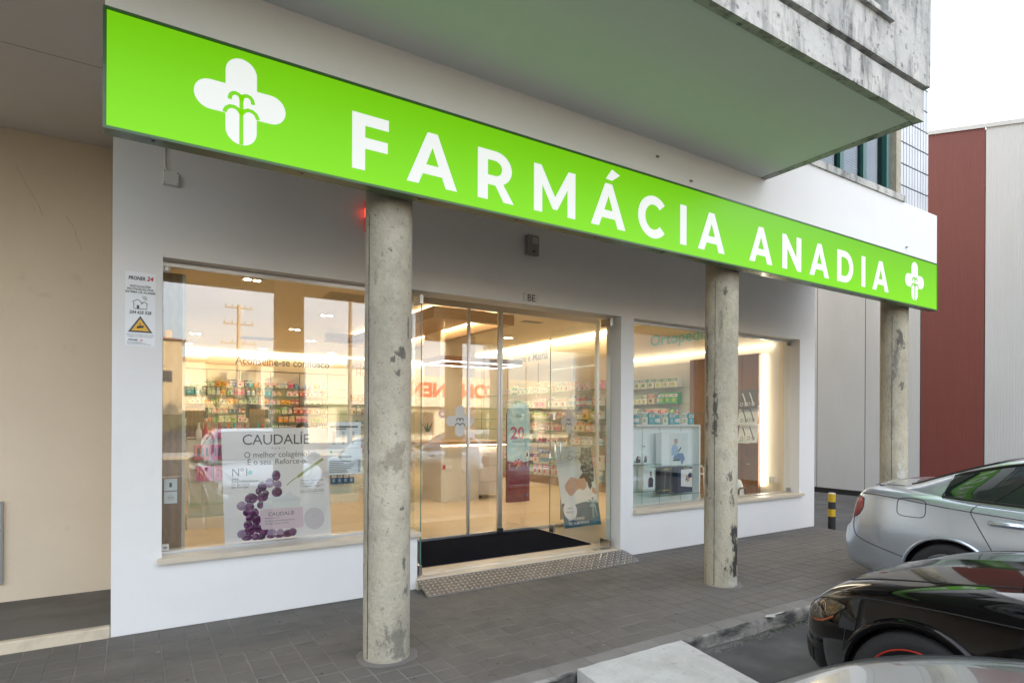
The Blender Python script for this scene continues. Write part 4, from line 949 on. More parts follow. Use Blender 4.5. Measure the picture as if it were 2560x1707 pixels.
    for sd in (-1, 1):     # door mirrors
        y, z = P['mirror']; x = interp(P['gwb'], y); b = MB(); rows = []
        for i in range(9):
            f = i / 8; s_ = math.sin(math.pi * min(max(f, .03), .97)) ** .5; rows.append([(sd * (x + .03 + .20 * f), y + .05 * s_ * math.cos(a / 12 * 6.283) - .02 * f, z + .075 * s_ * math.sin(a / 12 * 6.283)) for a in range(13)])
        b.grid(rows); b.build('door_mirror', P.get('mirror_paint', paint), t, smooth=True, world=False)
    return t, car
def thing_part(name, parent, loc):
    o = bpy.data.objects.new(name, None); COL.objects.link(o); o.parent = parent; o.location = loc; o.empty_display_size = .1; return o

saloon = dict(L=4.51, W=1.826, wz=.318, rad=.318, rim='rim_silver', spokes=10, crease=.975, lip=.014, chrome=True, boot_lip=-2.0,
    w=[(-2.255, .48), (-2.245, .58), (-2.215, .69), (-2.15, .775), (-2.02, .842), (-1.75, .893), (-1.27, .912), (-.5, .905), (.6, .905), (1.45, .905), (1.75, .88), (1.98, .81), (2.12, .72), (2.21, .58), (2.255, .40)],
    zb=[(-2.255, .42), (-2.22, .35), (-2.12, .29), (-1.9, .245), (-1.3, .21), (1.6, .20), (2.05, .22), (2.255, .30)],
    zt=[(-2.255, .58), (-2.245, .635), (-2.215, .672), (-2.16, .70), (-2.125, .735), (-2.105, .80), (-2.085, .90), (-2.06, .985), (-2.02, 1.05), (-1.97, 1.078), (-1.88, 1.088), (-1.7, 1.083), (-1.5, 1.07), (-1.0, 1.02), (.6, 1.0), (1.05, .985), (1.5, .93), (1.85, .83), (2.08, .72), (2.21, .58), (2.255, .50)],
    zs=[(-2.255, .54), (-2.215, .62), (-2.125, .69), (-2.085, .82), (-2.03, .955), (-1.93, .99), (-1.6, .988), (-1.0, .96), (.6, .915), (1.05, .90), (1.5, .85), (1.85, .76), (2.255, .45)],
    zr=[(-1.78, 1.055), (-1.66, 1.088), (-1.45, 1.175), (-1.2, 1.272), (-.95, 1.352), (-.65, 1.408), (-.25, 1.43), (.1, 1.415), (.4, 1.34), (.75, 1.19), (1.12, .98)],
    gwb=[(-1.78, .70), (-1.5, .785), (-1.1, .835), (0, .855), (.8, .84), (1.12, .78)], gwr=[(-1.78, .60), (-1.2, .545), (-.5, .56), (.1, .58), (.7, .66), (1.12, .73)],
    gz=[(-1.78, 1.03), (-1.3, 1.005), (-.6, .985), (.4, .955), (1.12, .93)],
    wind=(.28, 1.06), rear=(-1.70, -1.02), side=[(-1.34, .85)], pillars=[(-1.02, -.72), (-.10, -.06)], arches=[(-1.265, .355), (1.475, .355)],
    seams=[[(-1.05, 1.0), (-1.11, .93), (-1.07, .84), (-.95, .62), (-.88, .40), (-.87, .28)], [(.12, .96), (.12, .6), (.12, .26)], [(1.0, .92), (1.05, .6), (1.02, .26)], [(-2.07, .775), (-2.065, .64), (-2.0, .565), (-1.75, .50), (-1.61, .47)], [(-2.0, .985), (-1.7, .975), (-1.2, .93), (-.4, .885), (.8, .845)]],
    handles=[(-.87, .855), (.25, .84)], fuel=(-1.55, .905), mirror=(.78, 1.03),
    lamps=[('tail_light', 'tail_red', [(-2.112, .745, .765), (-2.10, .745, .82), (-2.085, .75, .885), (-2.065, .755, .945), (-2.04, .765, .962), (-2.01, .79, .955), (-1.985, .83, .945), (-1.972, .87, .94)]),
           ('headlight', 'lamp_dark', [(1.75, .70, .74), (1.9, .64, .73), (2.05, .60, .69), (2.15, .58, .64)])],
    top_seams=[[(.62, 1.1), (.60, 1.5), (.52, 1.95)], [(.585, -1.70), (.60, -1.85), (.60, -1.98)]])
make_car('silver_saloon', 'silver saloon car parked tail first against the kerb, beyond the black car', saloon, (6.615, .985, ZR), math.pi, 'paint_silver')

coupe = dict(L=3.879, W=1.77, wz=.316, rad=.318, rim='rim_black', ring='rim_red', spokes=16, crease=.97, lip=.022, tw=.225,
    w=[(-2.020, .40), (-1.980, .56), (-1.880, .70), (-1.650, .81), (-1.280, .875), (-0.600, .85), (0.400, .85), (0.800, .868), (1.140, .882), (1.400, .862), (1.591, .80), (1.731, .715), (1.835, .61), (1.896, .50), (1.931, .36), (1.939, .22)],
    zb=[(-2.020, .36), (-1.900, .28), (-1.300, .20), (0.800, .18), (1.487, .19), (1.748, .21), (1.878, .26), (1.939, .34)],
    zt=[(-2.020, .62), (-1.960, .78), (-1.850, .89), (-1.500, .96), (-0.800, .96), (0.300, .955), (0.750, .935), (1.000, .905), (1.250, .868), (1.444, .828), (1.591, .778), (1.713, .715), (1.809, .64), (1.870, .57), (1.913, .50), (1.939, .43)],
    zs=[(-2.020, .50), (-1.900, .70), (-1.500, .86), (-0.800, .84), (0.400, .80), (0.800, .80), (1.140, .79), (1.400, .745), (1.591, .68), (1.748, .60), (1.852, .51), (1.939, .40)],
    zr=[(-1.78, .90), (-1.45, 1.07), (-1.1, 1.21), (-.7, 1.315), (-.35, 1.348), (-.05, 1.335), (.2, 1.26), (.45, 1.12), (.80, .915)],
    gwb=[(-1.78, .55), (-1.3, .70), (-.6, .755), (.2, .755), (.6, .72), (.80, .64)], gwr=[(-1.78, .50), (-1.2, .52), (-.5, .53), (0, .55), (.5, .62), (.80, .62)],
    gz=[(-1.78, .87), (-1.3, .90), (-.5, .895), (.3, .885), (.80, .875)],
    wind=(.08, .76), rear=(-1.62, -.9), side=[(-.95, .52)], pillars=[], arches=[(-1.28, .345), (1.14, .347)],
    seams=[[(0.560, .86), (0.620, .70), (0.600, .45), (0.580, .22)], [(-0.620, .87), (-0.700, .6), (-0.620, .25)], [(1.591, .665), (1.400, .735), (1.100, .765), (0.850, .77), (0.560, .775)], [(1.487, .555), (1.500, .40), (1.487, .30)]],
    handles=[(-.40, .72)], mirror=(.50, .93), bulbs=[(1.665, .612, .034), (1.74, .585, .028)],
    lamps=[('headlight', 'lamp_dark', [(1.504, .655, .668), (1.574, .60, .672), (1.644, .555, .665), (1.713, .53, .64), (1.774, .52, .60), (1.822, .525, .555)]),
           ('indicator', 'amber', [(1.574, .585, .598), (1.644, .54, .553), (1.713, .515, .528), (1.765, .508, .518)]),
           ('air_intake', 'rubber', [(1.748, .27, .34), (1.800, .27, .35), (1.852, .28, .35), (1.887, .30, .35)])],
    top_seams=[[(.60, .80), (.66, 1.1), (.65, 1.36), (.58, 1.56), (.50, 1.64)], [(.0, 1.69), (.25, 1.68), (.50, 1.64)]])
make_car('black_coupe', 'glossy black coupe with red ringed wheels parked nose to the kerb', coupe, (4.035, .24, ZR), 0.0, 'paint_black')

hatch = dict(L=4.25, W=1.76, wz=.31, rad=.31, rim='rim_silver', spokes=7, crease=.98,
    w=[(-2.125, .55), (-2.08, .70), (-1.9, .82), (-1.3, .88), (0, .88), (1.2, .875), (1.55, .83), (1.8, .74), (1.98, .60), (2.08, .45), (2.125, .28)],
    zb=[(-2.125, .38), (-1.9, .27), (-1.3, .2), (1.5, .2), (1.9, .24), (2.125, .34)],
    zt=[(-2.125, .75), (-2.08, .92), (-1.9, 1.0), (0, 1.0), (.6, 1.0), (.95, .985), (1.3, .94), (1.6, .885), (1.8, .83), (1.93, .77), (2.03, .68), (2.09, .59), (2.125, .50)],
    zs=[(-2.125, .6), (-1.9, .88), (0, .88), (.95, .87), (1.3, .84), (1.6, .79), (1.8, .73), (2.0, .60), (2.125, .46)],
    zr=[(-2.06, .98), (-1.9, 1.15), (-1.6, 1.36), (-1.1, 1.46), (-.4, 1.48), (0, 1.45), (.4, 1.30), (.95, .97)],
    gwb=[(-2.06, .70), (-1.3, .80), (0, .82), (.95, .74)], gwr=[(-2.06, .58), (-1.2, .58), (0, .60), (.95, .70)], gz=[(-2.06, .96), (-1, .97), (.3, .95), (.95, .93)],
    wind=(.12, .90), rear=(-2.0, -1.55), side=[(-1.5, .65)], pillars=[(-.35, -.30)], arches=[(-1.32, .345), (1.25, .345)],
    seams=[[(.55, .9), (.62, .6), (.58, .25)]], handles=[(-.15, .8)], mirror=(.62, 1.02),
    lamps=[('headlight', 'lamp_dark', [(1.62, .70, .76), (1.75, .64, .74), (1.88, .60, .69), (1.98, .58, .63)])],
    top_seams=[[(.68, .95), (.66, 1.4), (.55, 1.78), (.42, 1.90)], [(0, 1.95), (.22, 1.945), (.42, 1.90)]])
make_car('silver_hatchback', 'silver hatchback parked next to the black coupe, beside the concrete ramp', hatch, (1.77, -.70, ZR), 0.0, 'paint_silver_warm')

# ================================================================== SHOP INTERIOR
FZ, CZ, YB2 = .10, 3.42, 17.94
fl = thing('shop_floor', None, None, (4, 10, FZ)); tag(fl, 'beige tiled shop floor', kind='structure')
b = MB(); b.box(.10, 5.34, 0.0, 8.42, YB2, FZ - .004); b.build('floor_bed', 'in_wall', fl)
tb = MB(); tb.bbox(.0012, .0012, -.02, .7488, .5988, 0.0, .002); ft_me = tb.mesh('floor_tile', 'in_floor')
for i in range(11):
    for j in range(21):
        x, y = .10 + i * .75, 5.345 + j * .60
        if x + .75 > 8.43 or y < 5.3: continue
        put('floor_tile', ft_me, (x, y, FZ + random.uniform(-.0006, 0)), fl)
b = MB(); b.box(.10, 5.34, CZ, 8.42, YB2, CZ + .05); ceil = b.build('shop_ceiling', 'in_ceiling'); tag(ceil, 'pale shop ceiling with recessed lights', kind='structure')
b = MB(); b.box(.10, YB2 - .01, FZ, 8.42, YB2, 3.30); bw = b.build('back_wall', 'in_wall'); tag(bw, 'beige back wall of the shop above the shelves', kind='structure')

# door mat and ramps
b = MB(); b.bbox(2.285, 5.425, FZ - .002, 4.56, 6.54, FZ + .012, .006); m_ = b.build('door_mat', 'mat_carpet'); tag(m_, 'black carpet mat filling the doorway behind the threshold', 'door mat')
rp = thing('chequer_plate_ramp', 'chequered metal ramp plate sloping up to the shop doorway', 'ramp', (3.47, 4.95, 0))
a0, a1 = Vector((2.19, 4.797, .004)), Vector((2.20, 5.062, .083))
def rpt(u, v, d): # u along X, v 0..1 up the slope
    return (u, 4.797 + (5.062 - 4.797) * v - d * .28, .003 + .078 * v + d)
b = MB(); x0, x1 = 2.185, 4.765; V = [rpt(x0, 0, 0), rpt(x1, 0, 0), rpt(x1 - .04, 1, 0), rpt(x0 + .015, 1, 0)]
b.add(V + [(v[0], v[1], v[2] + .004) for v in V], [(3, 2, 1, 0), (4, 5, 6, 7), (0, 1, 5, 4), (1, 2, 6, 5), (2, 3, 7, 6), (3, 0, 4, 7)]); b.build('plate', 'checker_base', rp)
b = MB(); pitch = .047; k = 0
nxx = int((x1 - x0) / pitch)
for i in range(nxx):
    for j in range(6):
        u = x0 + .03 + i * pitch; v = (j + .5) / 6
        s = 1 if (i + j) % 2 else -1; ca, sa = .707, .707 * s; l, w = .0225, .0095
        for off in (-.0085, .0085) if False else (0,):
            def q(a, c, h): uu = u + a * ca - c * sa; vv = v + (a * sa + c * ca) / .276; return rpt(uu, vv, h)
            b.add([q(-l, 0, .004), q(0, -w, .004), q(l, 0, .004), q(0, w, .004), q(-l * .3, 0, .0085), q(l * .3, 0, .0085)], [(0, 1, 4), (1, 5, 4), (1, 2, 5), (2, 3, 5), (3, 4, 5), (3, 0, 4)])
tag(b.build('tread_pattern', 'checker', rp, recalc=False), kind='stuff')
b = MB(); b.box(x0, 4.793, 0.0005, x1, 4.7965, .006); b.build('edge_strip', 'alu', rp)
cr = MB()
A, B_ = on_z(1793, 1708, -.0), on_z(1702, 1604, .012)
xl, xr = 2.335, 3.262
P_ = []
for i in range(15):
    x = xl + (xr - xl) * i / 14; row = []
    for j in range(9):
        f = j / 8; y = YK - .004 + .02 * math.sin(x * 23) * .2 - .95 * f; z = .014 - .105 * f; row.append((x + (.0 if i else 0), y, z + random.uniform(-.0015, .0015)))
    P_.append(row)
cr.grid(P_)
n0 = len(cr.v)
for edge in ([P_[0][j] for j in range(9)], [P_[-1][j] for j in range(9)], [P_[i][0] for i in range(15)]):
    cr.grid([[e, (e[0], e[1], ZR - .02)] for e in edge])
tag(cr.build('concrete_ramp', 'ramp_concrete', smooth=30), 'pale concrete kerb ramp between the silver hatchback and the pavement', 'ramp')
b = MB(); b.poly([[(2.06, -.09), (2.07, -.03), (2.08, -.012), (2.2, -.02), (2.3, -.01), (2.33, -.09)]], PY(YK - .016), 0, .004); b.build('kerb_hole', 'concrete_dark', pav)

# ---------------------------------------------------------------- ceiling: cove lights, downlights, vents, oak frame
def cove(name, label, x0, y0, x1, y1, z, m='led'):
    b = MB(); b.box(x0, y0, z, x1, y1, z + .03); o = b.build(name, m); return tag(o, label, 'light strip')
cove('cove_light', 'warm light strip along the top of the back wall', .3, YB2 - .10, 8.2, YB2 - .02, 3.33)
cove('cove_light', 'warm light strip along the ceiling above the baby shelves', 8.30, 9.0, 8.38, 17.6, 3.36)
cove('light_strip', 'slim light strip over the walnut panel in the orthopaedics window', 8.345, 5.66, 8.375, 8.9, 2.72, 'led_white')
cove('light_strip', 'upright light strip beside the walnut panel in the orthopaedics window', 8.36, 5.80, 8.385, 5.84, .55, 'led_white') if False else None
b = MB(); b.box(8.355, 5.80, .54, 8.38, 5.845, 2.60); tag(b.build('light_strip', 'led_white'), 'upright light strip beside the walnut panel in the orthopaedics window', 'light strip')
dlm = MB(); dlm.box(-.13, -.07, -.012, .13, .07, 0.0); dl_me = dlm.mesh('housing', 'lacquer')
dlf = MB()
for sx in (-.06, .06): dlf.cyl((sx, 0, -.0125), (sx, 0, -.016), .042, n=16)
dlf_me = dlf.mesh('lamp_pair', 'lamp_face')
lampd = bpy.data.lights.new('downlight', 'SPOT'); lampd.energy = 41; lampd.color = (1.0, .79, .53); lampd.spot_size = R(125); lampd.spot_blend = .7; lampd.shadow_soft_size = .09
dls = [(1.36, 8.65, 0), (2.86, 12.95, 0), (2.96, 10.87, 0), (1.18, 14.83, 0), (2.94, 16.97, 0), (4.75, 16.95, 0), (1.18, 16.9, 0), (1.36, 6.5, 0), (6.6, 8.2, 0), (7.2, 11.5, 0), (7.2, 14.5, 0), (4.2, 8.0, 0), (7.0, 6.5, 0), (5.6, 14.5, 0), (3.6, 14.6, 0)]
for i, (x, y, _) in enumerate(dls):
    t = thing('downlight', 'twin downlight in the shop ceiling ' + ['over the gift set stand', 'between the two monitors and the oak raft', 'over the low blue carton stand', 'beside the vent by the back shelves', 'before the wall lettering', 'before the end of the wall lettering', 'in the corner between side wall and back shelves', 'just inside the grape poster window', 'over the discount stand', 'beside the baby shelves', 'deep along the baby shelves', 'before the counter', 'just inside the orthopaedics window', 'behind the pillar', 'over the cosmetics stand'][i], 'downlight', (x, y, CZ - .001), group='twin downlights in the shop ceiling')
    o = bpy.data.objects.new('housing', dl_me); COL.objects.link(o); o.parent = t
    o = bpy.data.objects.new('lamp_pair', dlf_me); COL.objects.link(o); o.parent = t
    o = bpy.data.objects.new('lamp', lampd); COL.objects.link(o); o.parent = t; o.location = (0, 0, -.03)
for i, (x, y, lx, ly) in enumerate([(2.46, 14.9, .75, .5), (2.85, 9.1, .8, .5), (6.4, 9.4, .45, .2)]):
    t = thing('ceiling_vent', ['grey ceiling vent near the back shelves', 'wide ceiling vent close to the grape poster window', 'narrow ceiling vent above the discount stand'][i], 'vent', (x, y, CZ - .001))
    b = MB(); b.box(-lx / 2, -ly / 2, -.008, lx / 2, ly / 2, 0); b.build('grille', 'in_wall', t, world=False)
    for k in range(6): b = MB(); yy = -ly / 2 + .03 + (ly - .06) * k / 5; b.box(-lx / 2 + .02, yy - .008, -.014, lx / 2 - .02, yy + .008, -.0085); b.build('slat', 'ink_soft', t, world=False)
of = thing('oak_ceiling_frame', 'oak framed ceiling raft lit from above over the counter', 'ceiling raft', (4.9, 10.4, 3.1))
for nm, (x0, y0, x1, y1) in (('beam', (4.0, 8.6, 4.15, 13.2)), ('beam', (5.35, 8.6, 5.5, 13.2)), ('beam', (4.15, 8.6, 5.35, 8.75)), ('beam', (4.15, 13.05, 5.35, 13.2)), ('beam', (3.4, 12.5, 4.0, 12.7))):
    b = MB(); b.box(x0, y0, 3.16, x1, y1, 3.34); b.build(nm, 'oak_top', of)
b = MB(); b.box(4.16, 8.76, 3.33, 5.34, 8.84, 3.36); b.build('light_strip', 'led', of)
for x_ in (4.16, 5.28): b = MB(); b.box(x_, 8.85, 3.33, x_ + .06, 13.0, 3.36); b.build('light_strip', 'led', of)
b = MB(); b.box(4.16, 8.85, 3.3401, 5.34, 13.04, 3.345); b.build('raft_board', 'oak_top', of)
b = MB(); b.box(5.25, 10.95, FZ, 6.05, 11.75, CZ); o = b.build('interior_pillar', 'in_wall'); tag(o, 'square cream pillar rising behind the shop counter', 'pillar')
pl = thing('pendant_ring', 'flat rectangular pendant lamp with glowing edge hanging over the counter', 'lamp', (5.5, 10.0, 2.6))
for x0, y0, x1, y1 in ((4.65, 9.58, 6.32, 9.64), (4.65, 10.42, 6.32, 10.48), (4.65, 9.64, 4.71, 10.42), (6.26, 9.64, 6.32, 10.42)):
    b = MB(); b.box(x0, y0, 2.60, x1, y1, 2.69); bar = b.build('bar', 'walnut', pl)
    b = MB(); b.box(x0 + .008, y0 + .008, 2.588, x1 - .008, y1 - .008, 2.5995); b.build('diffuser', 'led_white', bar)
for x, y in ((4.68, 9.61), (6.29, 10.45)): b = MB(); b.cyl((x, y, 2.69), (x, y, CZ), .003, n=6); b.build('wire', 'steel', pl)

# ---------------------------------------------------------------- lettering inside
LT = thing('wall_lettering', 'dark lettering on the back wall above the medicine shelves', 'lettering', (3.7, YB2 - .012, 3.09))
text('Aconselhe-se connosco', .31, 'ink_grey', PY(YB2 - .011), 2.40, 3.055, LT, align='LEFT', sx=.86, bold=.004)
LT2 = thing('wall_lettering', 'grey lettering above the baby product shelves', 'lettering', (8.40, 12.4, 3.1))
text('Bebé e Mamã', .27, 'ink_soft', lambda u, v, d: (8.415 - d, u, v), 0, 0, None) if False else None
text('Bebé e Mamã', .29, 'ink_soft', lambda u, v, d: (8.415 - d, 13.15 - u, v), 0, 3.03, LT2, align='LEFT', sx=.95, bold=.006)
LT3 = thing('wall_lettering', 'pale teal lettering high in the orthopaedics window', 'lettering', (8.40, 7.4, 3.0))
text('Ortopedia', .29, 'teal_ink', lambda u, v, d: (8.415 - d, 8.30 - u, v), 0, 2.98, LT3, align='LEFT', sx=1.15, bold=.005)
LT4 = thing('wall_lettering', 'grey lettering on the shelf head behind the counter', 'lettering', (4.6, 12.0, 2.5))
b = MB(); b.box(4.05, 13.25, 1.9, 5.2, 13.32, 2.9); b.build('board', 'lacquer', LT4)
text('Higiene', .22, 'ink_soft', PY(13.249), 4.55, 2.52, LT4, sx=.9)

# ---------------------------------------------------------------- shelving and goods
PAL = {'white': (.70, .68, .64), 'cream': (.62, .54, .40), 'green': (.05, .34, .12), 'lime': (.36, .50, .06), 'orange': (.70, .22, .03), 'red': (.50, .03, .035), 'pink': (.66, .22, .33), 'magenta': (.48, .02, .17), 'purple': (.16, .07, .30), 'blue': (.03, .12, .42), 'teal': (.03, .36, .36), 'yellow': (.72, .48, .04), 'grey': (.30, .30, .30), 'navy': (.02, .03, .10), 'brown': (.20, .10, .05), 'sky': (.26, .46, .64)}
for k_, c_ in PAL.items(): mat('goods_' + k_, c_, .42)
def boxmesh(c1, c2, c3):
    b = MB(); b.box(-.5, -.5, 0, .5, .5, 1); b.cur = 1
    b.add([(-.5, -.506, .62), (.5, -.506, .62), (.5, -.506, .86), (-.5, -.506, .86)], [(0, 1, 2, 3)]); b.cur = 2
    b.add([(-.34, -.508, .16), (.10, -.508, .16), (.10, -.508, .48), (-.34, -.508, .48)], [(0, 1, 2, 3)]); b.cur = 3
    b.add([(-.36, -.51, .70), (.30, -.51, .70), (.30, -.51, .78), (-.36, -.51, .78)], [(0, 1, 2, 3)])
    return b.mesh('box', ['goods_' + c1, 'goods_' + c2, 'goods_' + c3, 'ink_grey' if c2 in ('white', 'cream', 'yellow', 'lime', 'sky') else 'print_white'], recalc=False)
combos = [('white', 'blue', 'sky'), ('white', 'green', 'lime'), ('white', 'red', 'pink'), ('white', 'orange', 'yellow'), ('cream', 'brown', 'orange'), ('yellow', 'orange', 'red'), ('green', 'white', 'lime'), ('teal', 'white', 'sky'), ('pink', 'white', 'magenta'), ('blue', 'white', 'sky'), ('orange', 'white', 'yellow'), ('lime', 'white', 'green'), ('white', 'purple', 'pink'), ('cream', 'red', 'brown'), ('navy', 'white', 'sky'), ('white', 'teal', 'green'), ('red', 'white', 'cream'), ('white', 'pink', 'magenta')]
BOXM = {c: boxmesh(*c) for c in combos}
def bottlemesh(c1, cap):
    b = MB(); b.lathe([(0, 0), (.42, 0), (.5, .03), (.5, .62), (.40, .74), (.20, .80), (.20, .83)], n=12); b.cur = 1; b.lathe([(.22, .83), (.22, .98), (.19, 1.0), (0, 1.0)], n=12); b.cur = 2
    b.lathe([(.506, .18), (.506, .5)], n=12)
    return b.mesh('bottle', ['goods_' + c1, 'goods_' + cap, 'goods_' + ('white' if c1 != 'white' else 'sky')], smooth=40)
bcombos = [('white', 'blue'), ('white', 'pink'), ('green', 'white'), ('orange', 'white'), ('sky', 'blue'), ('pink', 'white'), ('lime', 'green'), ('teal', 'white'), ('red', 'white'), ('purple', 'white'), ('cream', 'brown')]
BOTM = {c: bottlemesh(*c) for c in bcombos}
ORD = ['top', 'second', 'third', 'fourth', 'fifth', 'sixth', 'lowest']
CNAME = {'sky': 'pale blue', 'lime': 'lime green', 'navy': 'dark blue'}
def good(kind, combo, loc, dims, rz, where, group):
    me = (BOXM if kind == 'box' else BOTM)[combo]; o = put('product_' + kind, me, loc, None, rz, dims)
    c1, c2 = combo[0], combo[1]
    return tag(o, '%s product %s with %s %s %s' % (CNAME.get(c1, c1), kind, CNAME.get(c2, c2), 'band' if kind == 'box' else 'cap', where), kind, group)
def fill(p0, p1, z, where, group, hmin, hmax, rz, dens=.92, kinds=.75, cset=None, rnd=None, wmin=.06, wmax=.15, depth=.12, runs=True):
    """fill one shelf from p0 to p1 with goods standing in runs"""
    rnd = rnd or random; p0, p1 = Vector(p0), Vector(p1); L = (p1 - p0).length; d = (p1 - p0).normalized(); s = .03
    while s < L - .08:
        isbox = rnd.random() < kinds; combo = rnd.choice(cset or combos) if isbox else rnd.choice(bcombos); w = rnd.uniform(wmin, wmax) * (1 if isbox else .7); h = rnd.uniform(hmin, hmax); n = rnd.choice((1, 1, 2, 2, 3)) if runs else 1
        for _ in range(n):
            if s + w > L - .03: break
            c = p0 + d * (s + w / 2)
            if rnd.random() < dens: good('box' if isbox else 'bottle', combo, (c.x, c.y, z + .001), (w * .94, depth if isbox else w * .94, h), rz + rnd.uniform(-.03, .03), where, group)
            s += w + .006
        s += rnd.uniform(.003, .025)
sh = thing('back_wall_shelving', 'glass shelves of medicines across the back wall under the dark lettering', 'shelving', (3.2, 17.7, FZ))
b = MB(); b.box(.8, YB2 - .045, .9, 6.2, YB2 - .012, 2.86); b.build('back_panel', 'lacquer', sh)
b = MB(); b.box(.8, YB2 - .05, 2.862, 6.2, YB2 - .012, 2.885); b.build('top_rail', 'ink_grey', sh)
for x in (1.70, 2.5, 3.31, 4.10, 4.9): b = MB(); b.box(x - .008, YB2 - .05, .9, x + .008, YB2 - .0455, 2.86); b.build('upright', 'ink_grey', sh)
for i, z in enumerate((2.415, 2.195, 1.955, 1.70, 1.465, 1.2)):
    b = MB(); b.box(.8, YB2 - .32, z - .012, 6.2, YB2 - .051, z); b.build('shelf', 'glass_shelf', sh)
    b = MB(); b.box(.8, YB2 - .322, z - .012, 6.2, YB2 - .3203, z); b.build('shelf_edge', 'glass_edge', sh)
    fill((1.0, YB2 - .2, 0), (4.9, YB2 - .2, 0), z, 'on the %s back wall shelf' % ORD[i], 'medicines on the back wall shelves', .12, .19 if i else .2, 0, .97, .85, rnd=random.Random(40 + i), wmin=.08, wmax=.17)
b = MB(); b.box(.8, 17.3, FZ, 6.2, 17.6, .95); b.build('base_cabinet', 'lacquer', sh)
sr = thing('baby_shelving', 'wall shelves of baby products seen through the open door leaf', 'shelving', (8.3, 12, FZ))
b = MB(); b.box(8.385, 9.2, .1, 8.418, 17.5, 2.95); b.build('back_panel', 'in_wall', sr)
for y in (10.6, 12.0, 13.4, 14.8): b = MB(); b.box(8.379, y - .008, .1, 8.3845, y + .008, 2.95); b.build('upright', 'ink_grey', sr)
b = MB(); b.box(8.02, 9.2, FZ, 8.384, 17.5, .26); b.build('plinth', 'oak', sr)
for i, z in enumerate((2.19, 1.85, 1.575, 1.315, 1.03, .53, .265)):
    b = MB(); b.box(8.10, 9.2, z - .012, 8.384, 17.5, z); b.build('shelf', 'glass_shelf', sr)
    b = MB(); b.box(8.097, 9.2, z - .012, 8.0995, 17.5, z); b.build('shelf_edge', 'glass_edge', sr)
    fill((8.22, 9.4, 0), (8.22, 13.3, 0), z, 'on the %s baby product shelf' % ORD[i], 'goods on the baby product shelves', .13 if z > 1 else .2, .24 if z > 1 else .3, -math.pi / 2, .95, .62, [('white', 'pink', 'magenta'), ('white', 'purple', 'pink'), ('cream', 'red', 'brown'), ('white', 'teal', 'green'), ('white', 'blue', 'sky'), ('yellow', 'orange', 'red'), ('pink', 'white', 'magenta'), ('white', 'red', 'pink')], random.Random(80 + i), .11, .24)

# counter with plant, mobile drawer unit, wood-topped desks with monitors
ct = thing('shop_counter', 'white counter with oak top and power sockets behind the sliding doors', 'counter', (4.9, 9.8, FZ))
b = MB(); b.box(4.60, 9.55, FZ, 5.36, 10.35, 1.11); b.build('cabinet', 'lacquer', ct)
b = MB(); b.box(4.10, 9.40, 1.115, 5.98, 10.7, 1.165); b.build('top', 'oak_top', ct)
b = MB(); b.box(4.595, 9.545, 1.085, 5.95, 9.56, 1.10); b.build('light_strip', 'led', ct)
for i, m in enumerate(('ink_red', 'paper', 'paper')): b = MB(); b.bbox(4.63 + i * .06, 9.538, .68, 4.68 + i * .06, 9.549, .75, .002); b.build('socket', m, ct)
du = thing('drawer_unit', 'white drawer unit on castors beside the counter', 'cabinet', (5.65, 9.9, FZ))
b = MB(); b.bbox(5.40, 9.62, FZ + .07, 5.92, 10.3, 1.05, .006); b.build('carcass', 'lacquer', du)
for z in (.40, .70): b = MB(); b.box(5.41, 9.6185, z, 5.91, 9.6195, z + .006); b.build('drawer_gap', 'ink_soft', du)
for x in (5.46, 5.86): b = MB(); b.cyl((x - .015, 9.68, FZ + .036), (x + .015, 9.68, FZ + .036), .035, n=16); b.build('castor', 'steel', du)
pt = thing('potted_plant', 'green potted succulent in a white pot on the counter', 'plant', (4.42, 9.72, 1.166))
b = MB(); b.lathe([(0, 0), (.06, 0), (.085, .16), (.09, .17), (.075, .17), (.07, .15), (0, .15)], n=24); b.build('pot', 'pot', pt, smooth=40, world=False)
for k in range(13):
    a = k * 2.4; l = random.uniform(.10, .26); lean = random.uniform(.15, .9); b = MB(); rows = []
    for i in range(6):
        f = i / 5; w = .016 * (1 - f) ** .6 + .001; r = lean * l * f; z = .15 + l * f * (1 - .3 * f * lean); x, y = math.cos(a) * r, math.sin(a) * r; rows.append([(x - math.sin(a) * w, y + math.cos(a) * w, z), (x, y, z - .004), (x + math.sin(a) * w, y - math.cos(a) * w, z)])
    b.grid(rows); b.build('leaf', 'leaf', pt, world=False, recalc=False)
for i, (x, y) in enumerate(((.98, 12.2), (2.02, 12.2))):
    t = thing('desk_monitor', ['black monitor on an oak bracket behind the gift set stand', 'black monitor on an oak bracket above the poster heading'][i], 'monitor', (x, y, 1.2))
    b = MB(); b.bbox(x - .2, y, 1.56, x + .2, y + .03, 1.82, .005); b.build('screen', 'screen_black', t)
    b = MB(); b.box(x - .15, y - .12, 1.22, x + .11, y - .04, 1.74); b.build('bracket', 'oak', t)
    for z in (1.35, 1.5, 1.62): b = MB(); b.box(x - .145, y - .20, z, x + .105, y - .121, z + .012); b.build('ledge', 'oak', t)
    b = MB(); b.box(x - .25, y - .25, 1.16, x + .3, y + .35, 1.2); b.build('desk_top', 'oak_top', t)
    b = MB(); b.box(x - .2, y - .1, FZ, x + .22, y + .3, 1.159); b.build('desk_base', 'lacquer', t)
